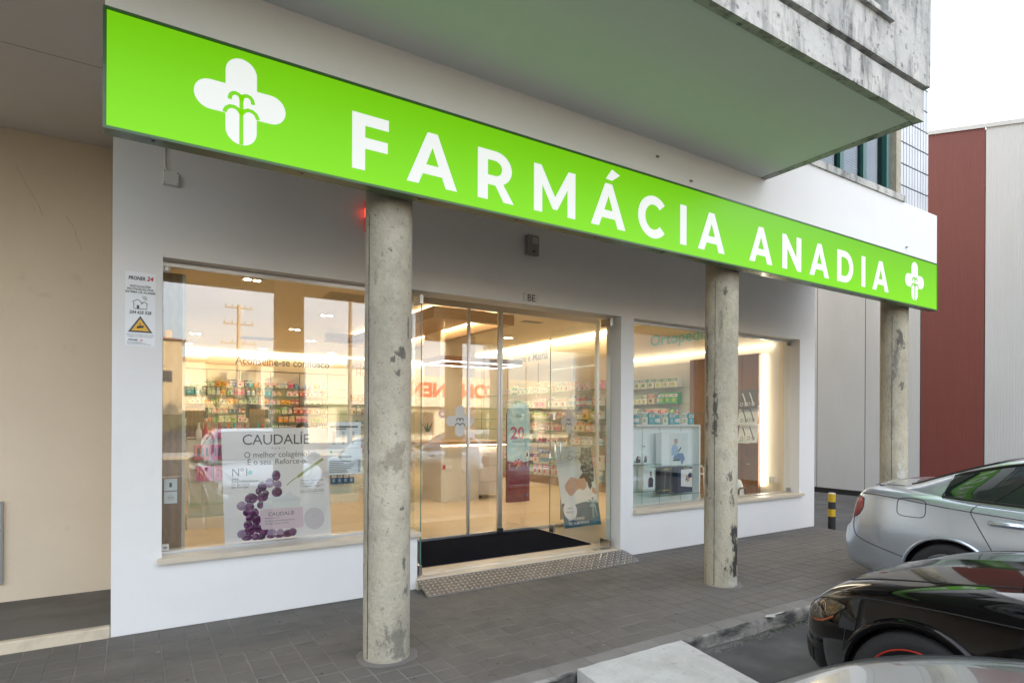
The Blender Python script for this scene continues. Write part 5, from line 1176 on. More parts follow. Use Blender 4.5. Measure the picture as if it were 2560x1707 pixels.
def gondola(name, label, x0, y0, x1, y1, h, zs, m='lacquer'):
    t = thing(name, label, 'display stand', ((x0 + x1) / 2, (y0 + y1) / 2, FZ))
    b = MB(); b.box(x0, y0, FZ, x1, y1, FZ + .14); b.build('base', m, t)
    b = MB(); b.box(x0 + .02, (y0 + y1) / 2 - .02, FZ + .14, x1 - .02, (y0 + y1) / 2 + .02, h); b.build('spine', m, t)
    for z in zs: b = MB(); b.box(x0, y0, z - .01, x1, y1, z); b.build('shelf', 'glass_shelf', t)
    return t
gondola('display_stand', 'white display stand with pink gift sets and coloured bottles behind the grape poster', .62, 8.85, 1.75, 9.35, 1.27, (1.275, 1.0, .72, .42))
for k, (x, c, cap) in enumerate([(.84, 'red', 'white'), (.93, 'pink', 'white'), (1.02, 'magenta', 'red'), (1.12, 'orange', 'white'), (1.2, 'teal', 'white'), (1.27, 'pink', 'magenta'), (1.33, 'magenta', 'red'), (1.50, 'teal', 'white'), (1.57, 'magenta', 'white'), (.76, 'white', 'pink')]):
    b = MB(); b.lathe([(0, 0), (.035, 0), (.042, .03), (.036, .11), (.016, .15), (.014, .20), (.017, .205), (.017, .22), (0, .22)], c=(x, 8.97 + .05 * (k % 3), 1.2755), n=16); o = b.build('perfume_bottle', 'goods_' + c, smooth=40)
    tag(o, '%s curved body mist bottle on the pink gift set stand' % c, 'bottle', 'body mist bottles on the gift set stand')
for k, (x, z, c) in enumerate([(.80, 1.0005, 'pink'), (1.0, 1.0005, 'magenta'), (1.22, 1.0005, 'pink'), (.82, .7205, 'magenta'), (1.03, .7205, 'pink'), (1.24, .7205, 'magenta')]):
    t = thing('gift_set', '%s gift set carton with dark tubes on the display stand' % c, 'gift box', (x, 8.93, z), group='pink gift sets on the display stand')
    b = MB(); b.box(-.095, -.04, 0, .095, .04, .20); b.build('carton', 'goods_' + c, t, world=False)
    for q in (-.05, 0, .05): b = MB(); b.cyl((q, -.043, .05), (q, -.043, .16), .013, n=10); b.build('tube', 'goods_navy' if k < 3 else 'goods_red', t, world=False)
gondola('display_stand', 'low white display stand with blue cartons behind the notice sheets', 2.92, 10.45, 3.42, 10.95, .95, (.98, .70, .42), 'cool_white')
for z in (.701, .981, .421):
    for k in range(4): good('box', ('blue', 'white', 'sky'), (3.0 + k * .105, 10.55, z), (.085, .08, .17), 0, 'on the low stand behind the notices', 'blue cartons on the low stand')
gondola('display_stand', 'glass shelved display stand with cosmetics beyond the low blue carton stand', 3.55, 11.3, 4.25, 11.8, 2.0, (1.9, 1.65, 1.4, 1.15, .9))
for z in (1.901, 1.651, 1.401, 1.151, .901): fill((3.56, 11.42, 0), (4.25, 11.42, 0), z, 'on the glass cosmetics stand', 'cosmetics on the glass stand', .1, .19, 0, .95, .6, rnd=random.Random(int(z * 100)), wmin=.06, wmax=.11)
tw_ = thing('yellow_hub_wheel', 'black toy wheel with yellow hub standing on the back shelf', 'wheel', (3.05, 13.0, 1.2))
b = MB(); b.lathe([(.05, -.035), (.13, -.035), (.145, 0), (.13, .035), (.05, .035)], n=28, axis='X'); o = b.build('tyre', 'rubber', tw_, smooth=True, world=False); o.rotation_euler = (0, 0, R(70)); o.location = (0, 0, .15)
b = MB(); b.lathe([(0, -.03), (.065, -.03), (.065, .03), (0, .03)], n=20, axis='X'); o = b.build('hub', 'goods_yellow', tw_, smooth=40, world=False); o.rotation_euler = (0, 0, R(70)); o.location = (0, 0, .15)
b = MB(); b.box(-.4, -.2, -1.1, .4, .2, 0); b.build('stand', 'lacquer', tw_, world=False)
# dark hanging rack seen through the left part of the sliding doors
hr = thing('accessory_rack', 'oak rack of small boxed accessories behind the counter', 'display rack', (4.5, 11.0, FZ))
b = MB(); b.box(3.95, 12.2, FZ, 4.85, 12.3, 1.75); b.build('panel', 'walnut', hr)
for z in (.75, 1.05, 1.35): b = MB(); b.box(3.95, 11.98, z - .015, 4.85, 12.199, z); b.build('shelf', 'walnut', hr)
for z in (.751, 1.051, 1.351): fill((3.96, 12.07, 0), (4.85, 12.07, 0), z, 'on the oak accessory rack', 'accessories on the oak rack', .12, .22, 0, .95, .7, [('navy', 'white', 'sky'), ('yellow', 'orange', 'red'), ('blue', 'white', 'sky'), ('cream', 'brown', 'orange')], random.Random(int(z * 77)), .06, .12)

# ================================================================== WINDOW DISPLAYS, POSTERS
# oak post with switch and socket at the left of the grape poster window
op = thing('oak_post', 'oak faced end panel with switch and socket inside the grape poster window', 'panel', (.28, 5.4, FZ))
b = MB(); b.box(.15, 5.40, FZ, .338, 5.9, 2.69); b.build('panel', 'oak', op)
b = MB(); b.box(.339, 5.40, FZ, .362, 5.9, 2.69); b.build('edging', 'stone', op)
for z, dk in ((.985, 1), (.885, 0)):
    b = MB(); b.bbox(.217, 5.388, z, .307, 5.3995, z + .092, .002); s_ = b.build('wall_plate', 'paper', op)
    b = MB()
    if dk: b.box(.253, 5.386, z + .028, .271, 5.3879, z + .062)
    else: b.cyl((.262, 5.3875, z + .046), (.262, 5.3865, z + .046), .028, n=24)
    b.build('insert', 'ink_grey' if dk else 'print_white', s_)
    if not dk:
        for sx in (-.01, .01): b = MB(); b.cyl((.262 + sx, 5.386, z + .046), (.262 + sx, 5.3855, z + .046), .004, n=8); b.build('hole', 'ink', s_)
# grape and cream poster
YP = 5.34
cp = thing('cream_poster', 'lilac cosmetics poster with purple grapes and a cream jar, standing in the grape poster window', 'poster', (1.05, YP, .53))
def pc(px, py): q = on_y(480 + px / 4.3545, 1040 + py / 4.3556, YP); return (q.x, q.z)      # measured on an enlarged view of the poster
c0, c1, c2, c3_ = pc(316, 133), pc(1468, 122), pc(1517, 1270), pc(356, 1388)
b = MB(); b.poly([[c0, c1, (c2[0], .533), (c3_[0], .533)]], PY(YP), 0); b.build('sheet', 'poster_lilac', cp, recalc=False)
f_ = PY(YP); 
def ptxt(s, px, py, size, m='ink_grey', align='CENTER', bold=0., sp=1., sx=1.0): q = pc(px, py); return text(s, size, m, f_, q[0], q[1], cp, align=align, bold=bold, space=sp, sx=sx)
ptxt('CAUDALÍE', 922, 305, .122, 'ink', sx=.97, sp=.96); ptxt('PARIS', 942, 357, .022, 'ink_grey', sp=2.2)
ptxt('O melhor colagénio?', 933, 443, .068, 'ink_grey', sx=.92); ptxt('É o seu. Reforce-o.', 936, 520, .068, 'ink_grey', sx=.92)
ptxt('Nº1', 428, 655, .092, 'ink_grey', 'LEFT', sx=.9)
for i, s in enumerate(('gama', 'antienvelhecimento', 'em farmácias', 'em Portugal')): ptxt(s, 430, 697 + i * 30, .030, 'ink_grey', 'LEFT', sx=.88)
for i, s in enumerate(('Patente depositada', 'Potenciador de', 'Colagénio Vegan™', '', 'Pele refirmada 95%')):
    if s: ptxt(s, 1178, 713 + i * 30, .030, 'ink_soft', 'LEFT', sx=.86)
for yy in (795, 840):
    q = pc(1180, yy); q2 = pc(1433, yy); b = MB(); b.poly([[q, q2, (q2[0], q2[1] + .0015), (q[0], q[1] + .0015)]], f_, .0012); b.build('rule', 'ink_soft', cp, recalc=False)
q = pc(634, 612); st = [(q[0] + (.026 if i % 2 == 0 else .014) * math.sin(i * math.pi / 5), q[1] + (.026 if i % 2 == 0 else .014) * math.cos(i * math.pi / 5)) for i in range(10)]
b = MB(); b.poly([st], f_, .0012); b.build('star', 'teal_ink', cp, recalc=False)
grapes = [(915, 645, 43, 52, 0), (845, 725, 45, 48, 1), (935, 742, 38, 40, 1), (765, 765, 46, 48, 0), (925, 825, 52, 50, 0), (725, 815, 30, 36, 0), (770, 880, 52, 50, 0), (645, 895, 62, 52, 0), (745, 965, 32, 38, 0), (625, 985, 46, 44, 0), (540, 975, 46, 44, 1), (670, 1050, 52, 46, 0), (600, 1045, 40, 40, 0), (630, 1110, 42, 34, 0), (705, 1130, 44, 50, 0), (610, 1180, 42, 44, 0), (690, 1195, 36, 30, 0), (630, 1245, 56, 46, 0), (715, 1222, 42, 42, 0), (545, 1280, 46, 42, 1), (600, 1320, 52, 30, 0), (690, 1310, 40, 34, 0), (780, 1255, 46, 48, 0), (865, 1265, 48, 40, 1), (960, 1262, 40, 34, 1), (1040, 1270, 44, 36, 0), (1095, 1258, 42, 40, 0), (750, 1315, 46, 26, 0), (860, 1305, 44, 20, 0), (950, 1300, 44, 20, 0), (1040, 1295, 46, 16, 0), (800, 840, 34, 34, 0)]
kx = abs(pc(1000, 700)[0] - pc(900, 700)[0]) / 100; kz = abs(pc(900, 800)[1] - pc(900, 700)[1]) / 100
for px, py, rx, ry, pale in grapes:
    rx *= 1.10; ry *= 1.10
    u, v = pc(px, py); b = MB(); rows = []
    for i in range(6):
        fr = 1 - i / 5; rows.append([(u + rx * kx * fr * math.cos(a / 16 * 6.283), YP - .0014 - .0035 * math.sqrt(1 - fr * fr), v + ry * kz * fr * math.sin(a / 16 * 6.283)) for a in range(17)])
    b.grid(rows); b.build('grape', 'grape_pale' if pale else 'grape', cp, smooth=True)
def pj(pts, m, name, d): b = MB(); b.poly([[pc(*p) for p in pts]], f_, d); return b.build(name, m, cp, recalc=False)
pj([(1330 + 110 * math.cos(a / 24 * 6.283), 1110 + 120 * math.sin(a / 24 * 6.283)) for a in range(24)], 'halo', 'halo', .0010)
pj([(740, 1010), (1205, 985), (1212, 1180), (1195, 1205), (770, 1235), (750, 1215)], 'jar_pink', 'jar', .0062)
pj([(775, 925), (1180, 895), (1172, 985), (770, 1010)], 'jar_white', 'jar_rim', .0066)
pj([(790, 925), (860, 880), (1000, 868), (1060, 815), (1080, 825), (1090, 850), (1180, 888), (1175, 900)], 'print_white', 'cream_swirl', .0066)
pj([(1010, 880), (1040, 860), (1055, 815), (1075, 815), (1075, 845), (1040, 880)], 'ink_soft', 'swirl_shade', .0070) if False else None
ptxt2 = lambda s, px, py, size, m='ink_grey', al='CENTER': text(s, size, m, f_, *pc(px, py), cp, align=al, d=.0075)
ptxt2('CAUDALÍE', 972, 1075, .045, 'ink_grey'); ptxt2('Resveratrol-Lift', 795, 1117, .018, 'ink_grey', 'LEFT'); ptxt2('Crème Cachemire Redensifiante', 795, 1150, .018, 'ink_grey', 'LEFT'); ptxt2('Firming Cashmere Cream', 795, 1180, .018, 'ink_grey', 'LEFT')
b = MB(); b.poly([ribbon([pc(1030, 750), pc(1100, 690), pc(1180, 640), pc(1300, 560), pc(1425, 470)], .008)], f_, .0012); b.build('pipette', 'oil', cp, recalc=False)
b = MB(); b.poly([ribbon([pc(1150, 662), pc(1240, 590), pc(1330, 530), pc(1425, 462)], .022)], f_, .0016); b.build('pipette_oil', 'oil', cp, recalc=False)
# two notice sheets taped to the glass
def sheet(label, px, y): pass
for i, (A4, lab) in enumerate((((1430, 322, 1712, 540), 'white opening hours notice taped inside the grape poster window, upper of two sheets'), ((1425, 548, 1722, 762), 'white services notice with small green cross taped inside the grape poster window'))):
    Yn = YG + .012; cv = lambda a_, b_: on_y(400 + a_ / 3.41, 960 + b_ / 3.41, Yn); p0 = cv(A4[0], A4[1]); p1 = cv(A4[2], A4[3])
    t = thing('window_notice', lab, 'notice', (p0.x, Yn, p1.z)); fy = PY(Yn)
    b = MB(); rows = []
    for k in range(7): f = k / 6; x = p0.x + (p1.x - p0.x) * f; rows.append([(x, Yn + .003 * math.sin(f * 3.1), p1.z), (x, Yn + .002 * math.sin(f * 5), p0.z)])
    b.grid(rows); b.build('sheet', 'paper', t, smooth=True, recalc=False)
    w = p1.x - p0.x; h = p0.z - p1.z; fz = PY(Yn - .002)
    if i == 0:
        b = MB(); b.box(p0.x + w * .08, Yn - .0035, p1.z + h * .78, p0.x + w * .9, Yn - .003, p1.z + h * .85); b.build('header_bar', 'ink_grey', t)
        b = MB(); b.box(p0.x + w * .25, Yn - .0035, p1.z + h * .70, p0.x + w * .55, Yn - .003, p1.z + h * .755); b.build('subheader_bar', 'ink_soft', t)
        for x_ in (.14, .42, .72):
            for k in range(8): b = MB(); b.box(p0.x + w * x_, Yn - .0035, p1.z + h * (.14 + k * .066), p0.x + w * (x_ + .08), Yn - .003, p1.z + h * (.165 + k * .066)); b.build('text_line', 'ink_soft', t)
    else:
        b = MB(); b.poly(cross_loops(p0.x + w * .11, p0.z - h * .14, h * .13), fz, .001); b.build('green_cross', 'green_ink', t, recalc=False)
        text('Farmácia Anadia', .015, 'ink_grey', fz, p0.x + w * .18, p0.z - h * .155, t, align='LEFT'); text('SERVIÇOS', .026, 'ink_grey', fz, p0.x + w * .5, p0.z - h * .37, t, bold=.0005)
        for k in range(7):
            zz = p0.z - h * (.5 + .068 * k); b = MB(); b.box(p0.x + w * .06, Yn - .0035, zz, p0.x + w * random.uniform(.45, .8), Yn - .003, zz + .006); b.build('text_line', 'ink_soft', t)
            b = MB(); b.box(p0.x + w * .88, Yn - .0035, zz, p0.x + w * .95, Yn - .003, zz + .006); b.build('price', 'ink_soft', t)
            b = MB(); b.box(p0.x + w * .05, Yn - .0033, zz - .004, p0.x + w * .96, Yn - .003, zz - .003); b.build('rule', 'ink_grey', t)
# discount stand
Y2 = 8.95
ds = thing('discount_stand', 'arched promotional floor stand with large 20 percent, blue above and maroon below', 'promotional stand', (5.83, Y2, FZ))
xa, xb = 5.59, 6.07; xm = (xa + xb) / 2; hw = (xb - xa) / 2
def cf(u, v, d): # curved face, bulging to the street
    k = (u - xm) / hw; return (u, Y2 - .05 * (1 - k * k) - d, v)
b = MB(); rows = []
for i in range(17):
    u = xa + (xb - xa) * i / 16; k = (u - xm) / hw; top = 1.66 + .2 * math.sqrt(max(0, 1 - k * k)) ; rows.append([cf(u, FZ + (top - FZ) * j / 12, 0) for j in range(13)])
b.grid(rows); b.build('panel', 'poster_sky', ds, smooth=True, recalc=False)
rows = []; b = MB()
for i in range(17): u = xa + (xb - xa) * i / 16; k = (u - xm) / hw; rows.append([cf(u, FZ + .001, .002), cf(u, .83 - .03 * (1 - k * k), .002)])
b.grid(rows); b.build('maroon_box', 'maroon', ds, smooth=True, recalc=False)
b = MB(); b.poly([[(xa, FZ), (xb, FZ), (xb, 1.66), (xm, 1.84), (xa, 1.66)]], lambda u, v, d: (u, Y2 + .03 + d, v), 0, .01); b.build('backing', 'maroon', ds)
text('20', .30, 'magenta', cf, xm - .05, 1.22, ds, d=.004, bold=.006, sx=.95); text('%', .13, 'ink_grey', cf, xb - .035, 1.22, ds, align='RIGHT', d=.004); text('DESCONTO*', .042, 'ink_grey', cf, xm - .02, 1.155, ds, d=.004, sp=1.2) if False else text('DESCONTO*', .042, 'ink_grey', cf, xm - .02, 1.155, ds, d=.004, space=1.2)
text('Vale', .07, 'navy', cf, xm - .03, 1.60, ds, d=.004)
for a in range(6):
    ang = R(20 + a * 60); b = MB(); u, v = xm - .04, .80; b.poly([[(u, v), (u + .085 * math.cos(ang - .3), v + .06 * math.sin(ang - .3)), (u + .10 * math.cos(ang), v + .07 * math.sin(ang)), (u + .085 * math.cos(ang + .3), v + .06 * math.sin(ang + .3))]], cf, .006); b.build('bow_loop', 'ink_red', ds, recalc=False)
b = MB(); b.poly([[(xm - .03, .72), (xb - .05, .73), (xb - .04, .86), (xm - .03, .88)]], cf, .004); b.build('gift_card', 'poster_pale', ds, recalc=False)
b = MB(); b.poly([[(xa + .03, .70), (xm - .06, .69), (xm - .05, .77), (xa + .03, .78)]], cf, .004); b.build('gold_card', 'gold', ds, recalc=False)
b = MB(); b.poly([arc(xb - .075, .94, .055, .072, 0, 350, 24)], cf, .005); rd = b.build('round_badge', 'print_white', ds, recalc=False)
b = MB(); b.poly([[(xb - .1, .90), (xb - .05, .90), (xb - .055, .95), (xb - .066, .96), (xb - .066, .985), (xb - .084, .985), (xb - .084, .96), (xb - .095, .95)]], cf, .0065); b.build('figure_icon', 'ink', rd, recalc=False)
for k in range(2): b = MB(); b.poly([[(xa + .03, .19 + k * .02), (xa + .26, .19 + k * .02), (xa + .26, .198 + k * .02), (xa + .03, .198 + k * .02)]], cf, .004); b.build('small_print', 'ink_soft', ds, recalc=False)
b = MB(); b.poly([arc(xb - .08, .21, .05, .018, 0, 350, 20)], cf, .004); b.build('logo_oval', 'ink_blue', ds, recalc=False)
# pillow poster, leaning back
pp_ = thing('pillow_poster', 'leaning pillow poster with a sleeping woman, behind the open door leaf', 'poster', (5.2, 6.4, FZ))
pw, ph = .64, 1.10; px0 = 4.905
def lf(u, v, d): return (px0 + u, 6.385 + v * .225 - d, FZ + .004 + v * .98)       # u, v in metres on the board
def rect(u0, v0, u1, v1, m, name, d=.0015): b = MB(); b.poly([[(u0, v0), (u1, v0), (u1, v1), (u0, v1)]], lf, d); return b.build(name, m, pp_, recalc=False)
def blob(pts, m, name, d=.002): b = MB(); b.poly([pts], lf, d); return b.build(name, m, pp_, recalc=False)
b = MB(); b.poly([[(0, 0), (pw, 0), (pw, ph), (0, ph)]], lf, 0, -.006); b.build('board', 'poster_pale', pp_)
blob([(0, 0), (pw, 0), (pw, .30), (.40, .33), (.22, .30), (0, .33)], 'poster_blue', 'blue_field', .0015)
blob([(.44, .62), (.50, .58), (.62, .60), (.64, .8), (.64, 1.08), (.47, 1.09), (.45, 1.0), (.40, .92), (.43, .85), (.40, .78), (.45, .70)], 'tree_print', 'tree_picture', .0015)
blob([(0, .38), (.18, .31), (.45, .33), (.64, .30), (.64, .55), (.5, .60), (.3, .56), (.12, .70), (0, .76)], 'linen', 'bedding', .0018)
blob([(.10, .50), (.16, .42), (.30, .45), (.36, .50), (.46, .52), (.48, .58), (.40, .60), (.30, .66), (.22, .68), (.14, .62), (.09, .56)], 'skin', 'arm', .0024)
blob([(.24, .33), (.50, .36), (.60, .40), (.60, .49), (.46, .53), (.30, .50), (.22, .44)], 'print_white', 'pillow', .0028)
blob([(.40 + .075 * math.cos(a / 20 * 6.283) , .585 + .095 * math.sin(a / 20 * 6.283)) for a in range(20)], 'skin', 'face', .0031)
blob([(.36, .66), (.42, .72), (.50, .71), (.56, .64), (.57, .54), (.53, .49), (.50, .54), (.49, .62), (.44, .66), (.40, .65)], 'hair', 'hair', .0034)
blob([(.57, .52), (.62, .50), (.64, .44), (.60, .42), (.55, .46)], 'skin', 'hand', .0036)
blob(arc(.13, .23, .115, .125, 0, 350, 28), 'print_white', 'round_badge', .0038)
text('LEVE 2', .036, 'ink_grey', lf, .13, .245, pp_, d=.0046); text('PAGUE 1', .036, 'ink_grey', lf, .13, .195, pp_, d=.0046)
text('UM SONHO', .052, 'print_white', lf, .075, .095, pp_, align='LEFT', d=.004, bold=.001); text('DE ALMOFADA', .052, 'print_white', lf, .075, .035, pp_, align='LEFT', d=.004, bold=.001)
text('Orthia', .105, 'ink_grey', lf, .20, .91, pp_, align='LEFT', d=.003, sx=.95)
b = MB(); b.poly([ribbon([(.22, 1.01), (.30, 1.04), (.36, 1.01), (.44, 1.025), (.50, 1.0)], .006)], lf, .003); b.build('mountain_line', 'ink_grey', pp_, recalc=False)
for a in range(5): ang = R(10 + a * 72); blob([(.54, .31), (.54 + .06 * math.cos(ang - .35), .31 + .06 * math.sin(ang - .35)), (.54 + .085 * math.cos(ang), .31 + .085 * math.sin(ang)), (.54 + .06 * math.cos(ang + .35), .31 + .06 * math.sin(ang + .35))], 'ribbon', 'bow_loop', .0048)
blob([(.525, .30), (.50, .10), (.53, .11), (.55, .30)], 'ribbon', 'bow_tail', .0044); blob([(.55, .30), (.58, .10), (.61, .12), (.565, .30)], 'ribbon', 'bow_tail', .0044)
b = MB(); b.poly([[(.2, .6), (.44, .6), (.40, .02), (.24, .02)]], lambda u, v, d: (px0 + u, 6.75 + (.6 - v) * .1, FZ + v * 1.0 + .02), 0); b.build('easel_leg', 'plastic_grey', pp_, recalc=False)

# orthopaedics window: white cabinet with glass shelves, walnut panel, seat, walking frame
oc = thing('display_cabinet', 'white display cabinet with glass shelves in the orthopaedics window', 'cabinet', (6.2, 5.95, FZ))
YC = 5.90
b = MB(); b.box(5.62, YC, FZ, 6.84, YC + .03, 1.475); b.build('back_panel', 'cool_white', oc)
b = MB(); b.box(5.62, YC - .12, 1.476, 6.87, YC + .035, 1.50); b.build('top', 'lacquer', oc)
b = MB(); b.box(6.841, YC - .12, FZ, 6.87, YC + .03, 1.475); b.build('side_panel', 'cool_white', oc)
for px in (107, 242, 405): x = on_y(1570 + px / 3.074, 1200, YC).x; b = MB(); b.box(x - .003, YC - .002, FZ, x + .003, YC - .0005, 1.475); b.build('panel_joint', 'ink_soft', oc)
SH = []
for pa, pb, py in ((40, 262, 1175), (180, 580, 1190), (40, 262, 1384), (180, 560, 1418)):
    A_ = on_y(1570 + pa / 3.074, 780 + py / 3.074, YC - .28); B2 = on_y(1570 + pb / 3.074, 780 + py / 3.074, YC - .28)
    b = MB(); b.box(A_.x, YC - .28, A_.z - .008, B2.x, YC - .003, A_.z); sf = b.build('shelf', 'glass_shelf', oc); SH.append((A_.x, B2.x, A_.z))
    b = MB(); b.box(A_.x, YC - .2825, A_.z - .008, B2.x, YC - .2803, A_.z); b.build('shelf_edge', 'glass_edge', sf)
for px, py in ((108, 1030), (350, 935)): q = on_y(1570 + px / 3.074, 780 + py / 3.074, YC); b = MB(); b.cyl((q.x, YC, q.z), (q.x, YC - .05, q.z), .01, n=12); b.build('peg', 'steel', oc)
def carton(label, pxl, pyt, pxr, pyb, yb, m, art):
    """product carton, size measured on an enlarged view of the window"""
    a = on_y(1570 + pxl / 3.074, 780 + pyt / 3.074, yb); c = on_y(1570 + pxr / 3.074, 780 + pyb / 3.074, yb); t = thing('product_carton', label, 'carton', (a.x, yb, c.z), group='cartons in the orthopaedics window')
    w, h = c.x - a.x, a.z - c.z; b = MB(); b.box(0, 0, 0, w, min(.1, .5 * w), h); b.build('carton', m, t, world=False)
    for nm, mm, loops in art: b = MB(); b.poly([[(u * w, v * h) for u, v in loops]], lambda u, v, d: (u, -d, v), .001 + .0004 * art.index((nm, mm, loops))); b.build(nm, mm, t, world=False, recalc=False)
    return t
def zfix(t, z): t.location.z = z
man = [('photo', 'poster_pale', [(.28, .02), (.98, .02), (.98, .98), (.28, .98)]), ('jeans', 'denim', [(.42, .2), (.6, .12), (.86, .12), (.86, .20), (.80, .36), (.5, .36)]), ('leg', 'denim', [(.72, .02), (.80, .02), (.82, .2), (.72, .2)]), ('stool', 'ink', [(.42, .12), (.68, .12), (.68, .17), (.42, .17)]), ('shirt', 'shirt_blue', [(.36, .30), (.56, .30), (.62, .46), (.56, .62), (.42, .64), (.36, .5)]), ('head', 'skin', arc(.52, .72, .07, .075, 0, 340, 16)), ('hair', 'ink_soft', [(.45, .74), (.47, .81), (.56, .81), (.59, .76), (.52, .77)]), ('book', 'ink_grey', [(.62, .38), (.74, .52), (.70, .56), (.60, .42)])]
def sZ(i): return SH[i][2] + .001
t = carton('tall white carton with a seated man reading, on the upper glass shelf', 258, 948, 462, 1188, YC - .17, 'cool_white', man); zfix(t, sZ(1))
wm = [('top', 'navy', [(.42, .08), (.82, .08), (.85, .40), (.72, .50), (.52, .50), (.40, .40)]), ('face', 'skin', arc(.62, .62, .07, .09, 0, 340, 14)), ('arms', 'skin', [(.36, .18), (.44, .2), (.46, .46), (.38, .42)]), ('hair', 'hair', [(.54, .5), (.55, .74), (.66, .76), (.72, .6), (.70, .5), (.68, .68), (.57, .68)])]
t = carton('white carton with a woman in a navy top, beside the narrow black carton', 118, 1200, 208, 1376, YC - .14, 'cool_white', wm); zfix(t, sZ(2))
lg = [('legs', 'ink_grey', [(.3, .05), (.45, .05), (.6, .8), (.35, .8)]), ('heading', 'gold', [(.3, .88), (.9, .88), (.9, .93), (.3, .93)]), ('stripe', 'gold', [(.2, .12), (.9, .12), (.9, .15), (.2, .15)])]
t = carton('narrow black carton with gold heading on the bottom glass shelf', 252, 1210, 322, 1415, YC - .16, 'ink', lg); zfix(t, sZ(3))
wh = [('photo', 'print_white', [(.22, .25), (.98, .18), (.98, .93), (.22, .9)]), ('brace', 'navy', [(.5, .45), (.95, .6), (.95, .75), (.8, .78), (.6, .62)]), ('hand', 'skin', [(.5, .68), (.72, .62), (.8, .45), (.6, .38), (.62, .52)]), ('heading', 'gold', [(.4, .95), (.8, .95), (.8, .98), (.4, .98)])]
t = carton('black and white wrist support carton on the bottom glass shelf', 382, 1215, 495, 1400, YC - .16, 'navy', wh); zfix(t, sZ(3))
for i, (pa, pb) in enumerate(((42, 102), (114, 148))):
    t = carton(['wider', 'slimmer'][i] + ' small white carton with dark product picture, on the glass shelf above the woman carton', pa, 1092, pb, 1165, YC - .14, 'cool_white', [('picture', 'navy', [(.3, .1), (.9, .1), (.9, .7), (.5, .8), (.3, .5)]), ('face', 'skin', [(.62, .45), (.85, .45), (.85, .7), (.62, .7)]), ('band', 'green_ink', [(.1, .1), (.28, .1), (.28, .3), (.1, .3)])]); zfix(t, sZ(0))
for i in range(9): good('box' if i % 3 else 'bottle', [('white', 'teal', 'green'), ('white', 'green', 'lime'), ('teal', 'white', 'sky')][i % 3] if i % 3 else ('teal', 'white'), (5.68 + i * .13, YC - .04, 1.501), (.10, .09, .16), 0, 'on top of the white window cabinet', 'teal goods on the window cabinet')
wp = thing('walnut_panel', 'walnut wall panel with glass shelves of catalogues, edged by a light strip', 'wall panel', (8.38, 6.6, FZ))
b = MB(); b.box(8.33, 5.87, .30, 8.384, 7.25, 2.62); b.build('panel', 'walnut', wp)
for z in (1.69, 1.255, .885): b = MB(); b.box(8.05, 5.95, z - .01, 8.329, 7.2, z); b.build('shelf', 'glass_shelf', wp)
for k, (px, py, dk) in enumerate(((990, 675, 1), (935, 680, 1), (992, 800, 0), (935, 805, 0), (990, 940, 0), (935, 945, 0))):
    q = on_x(1570 + (px - 22) / 3.074, 780 + py / 3.074, 8.24); t = thing('leaflet', '%s leaflet propped on the walnut panel shelves' % ('dark' if dk else 'white'), 'leaflet', (8.22, q.y + .05, q.z - .13), group='leaflets on the walnut panel')
    b = MB(); b.add([(0, -.11, 0), (.06, -.11, .30), (.06, .11, .30), (0, .11, 0), (.01, -.11, 0), (.07, -.11, .30), (.07, .11, .30), (.01, .11, 0)], [(0, 1, 2, 3), (4, 5, 6, 7), (0, 1, 5, 4), (2, 3, 7, 6), (1, 2, 6, 5)]); b.build('cover', 'ink_grey' if dk else 'print_white', t, world=False)
    b = MB()
    f2 = lambda u, v, d: (v * .2 - d, u, v)
    b.poly([ribbon([(-.05, .05), (0, .16), (.05, .25)], .018)], f2, .002); b.build('picture', 'print_white' if dk else 'ink_grey', t, world=False, recalc=False)
    for uu in (-.05, .05): b = MB(); b.poly([ribbon(arc(uu * .8, .07, .025, .025, 0, 340, 12), .008)], f2, .0025); b.build('wheel_picture', 'print_white' if dk else 'ink_grey', t, world=False, recalc=False)
os_ = thing('support_shelving', 'glass shelves of teal and white support boxes beyond the walnut panel', 'shelving', (8.3, 8.1, FZ))
b = MB(); b.box(8.385, 7.3, .1, 8.418, 9.1, 2.6); b.build('back_panel', 'lacquer', os_)
for i_, z in enumerate((2.15, 1.86, 1.57, 1.28, .98)):
    b = MB(); b.box(8.10, 7.3, z - .012, 8.384, 9.1, z); b.build('shelf', 'glass_shelf', os_)
    fill((8.22, 7.35, 0), (8.22, 9.05, 0), z, 'on the %s support box shelf' % ORD[i_], 'boxes on the support shelving', .14, .23, -math.pi / 2, .97, .9, [('white', 'teal', 'green'), ('teal', 'white', 'sky'), ('white', 'green', 'lime'), ('green', 'white', 'lime'), ('cream', 'red', 'brown'), ('white', 'blue', 'sky')], random.Random(300 + i_), .10, .18)
wf = thing('walking_frame', 'white tubular walking frame standing behind the window cabinet', 'walking frame', (7.05, 6.0, FZ))
for y in (5.75, 6.15):
    b = MB(); b.tube([(6.98, y, FZ), (7.02, y, .6), (7.03, y, .80), (7.06, y, .86), (7.12, y, .87), (7.32, y, .87), (7.38, y, .84), (7.40, y, .6), (7.44, y, FZ)], .0125, 8); b.build('side_tube', 'lacquer', wf, smooth=True)
b = MB(); b.tube([(7.03, 5.75, .78), (7.03, 6.15, .78)], .011, 8); b.build('cross_tube', 'lacquer', wf, smooth=True)
st_ = thing('care_stool', 'mint green shower stool with black back support by the walnut panel', 'stool', (7.75, 5.95, FZ))
b = MB(); b.lathe([(0, .56), (.20, .56), (.22, .54), (.25, .45), (.27, .30), (.27, 0)], c=(7.72, 6.0, FZ), n=32); b.build('seat_shell', 'goods_teal_pale' if 'goods_teal_pale' in MATS else 'cool_white', st_, smooth=40)
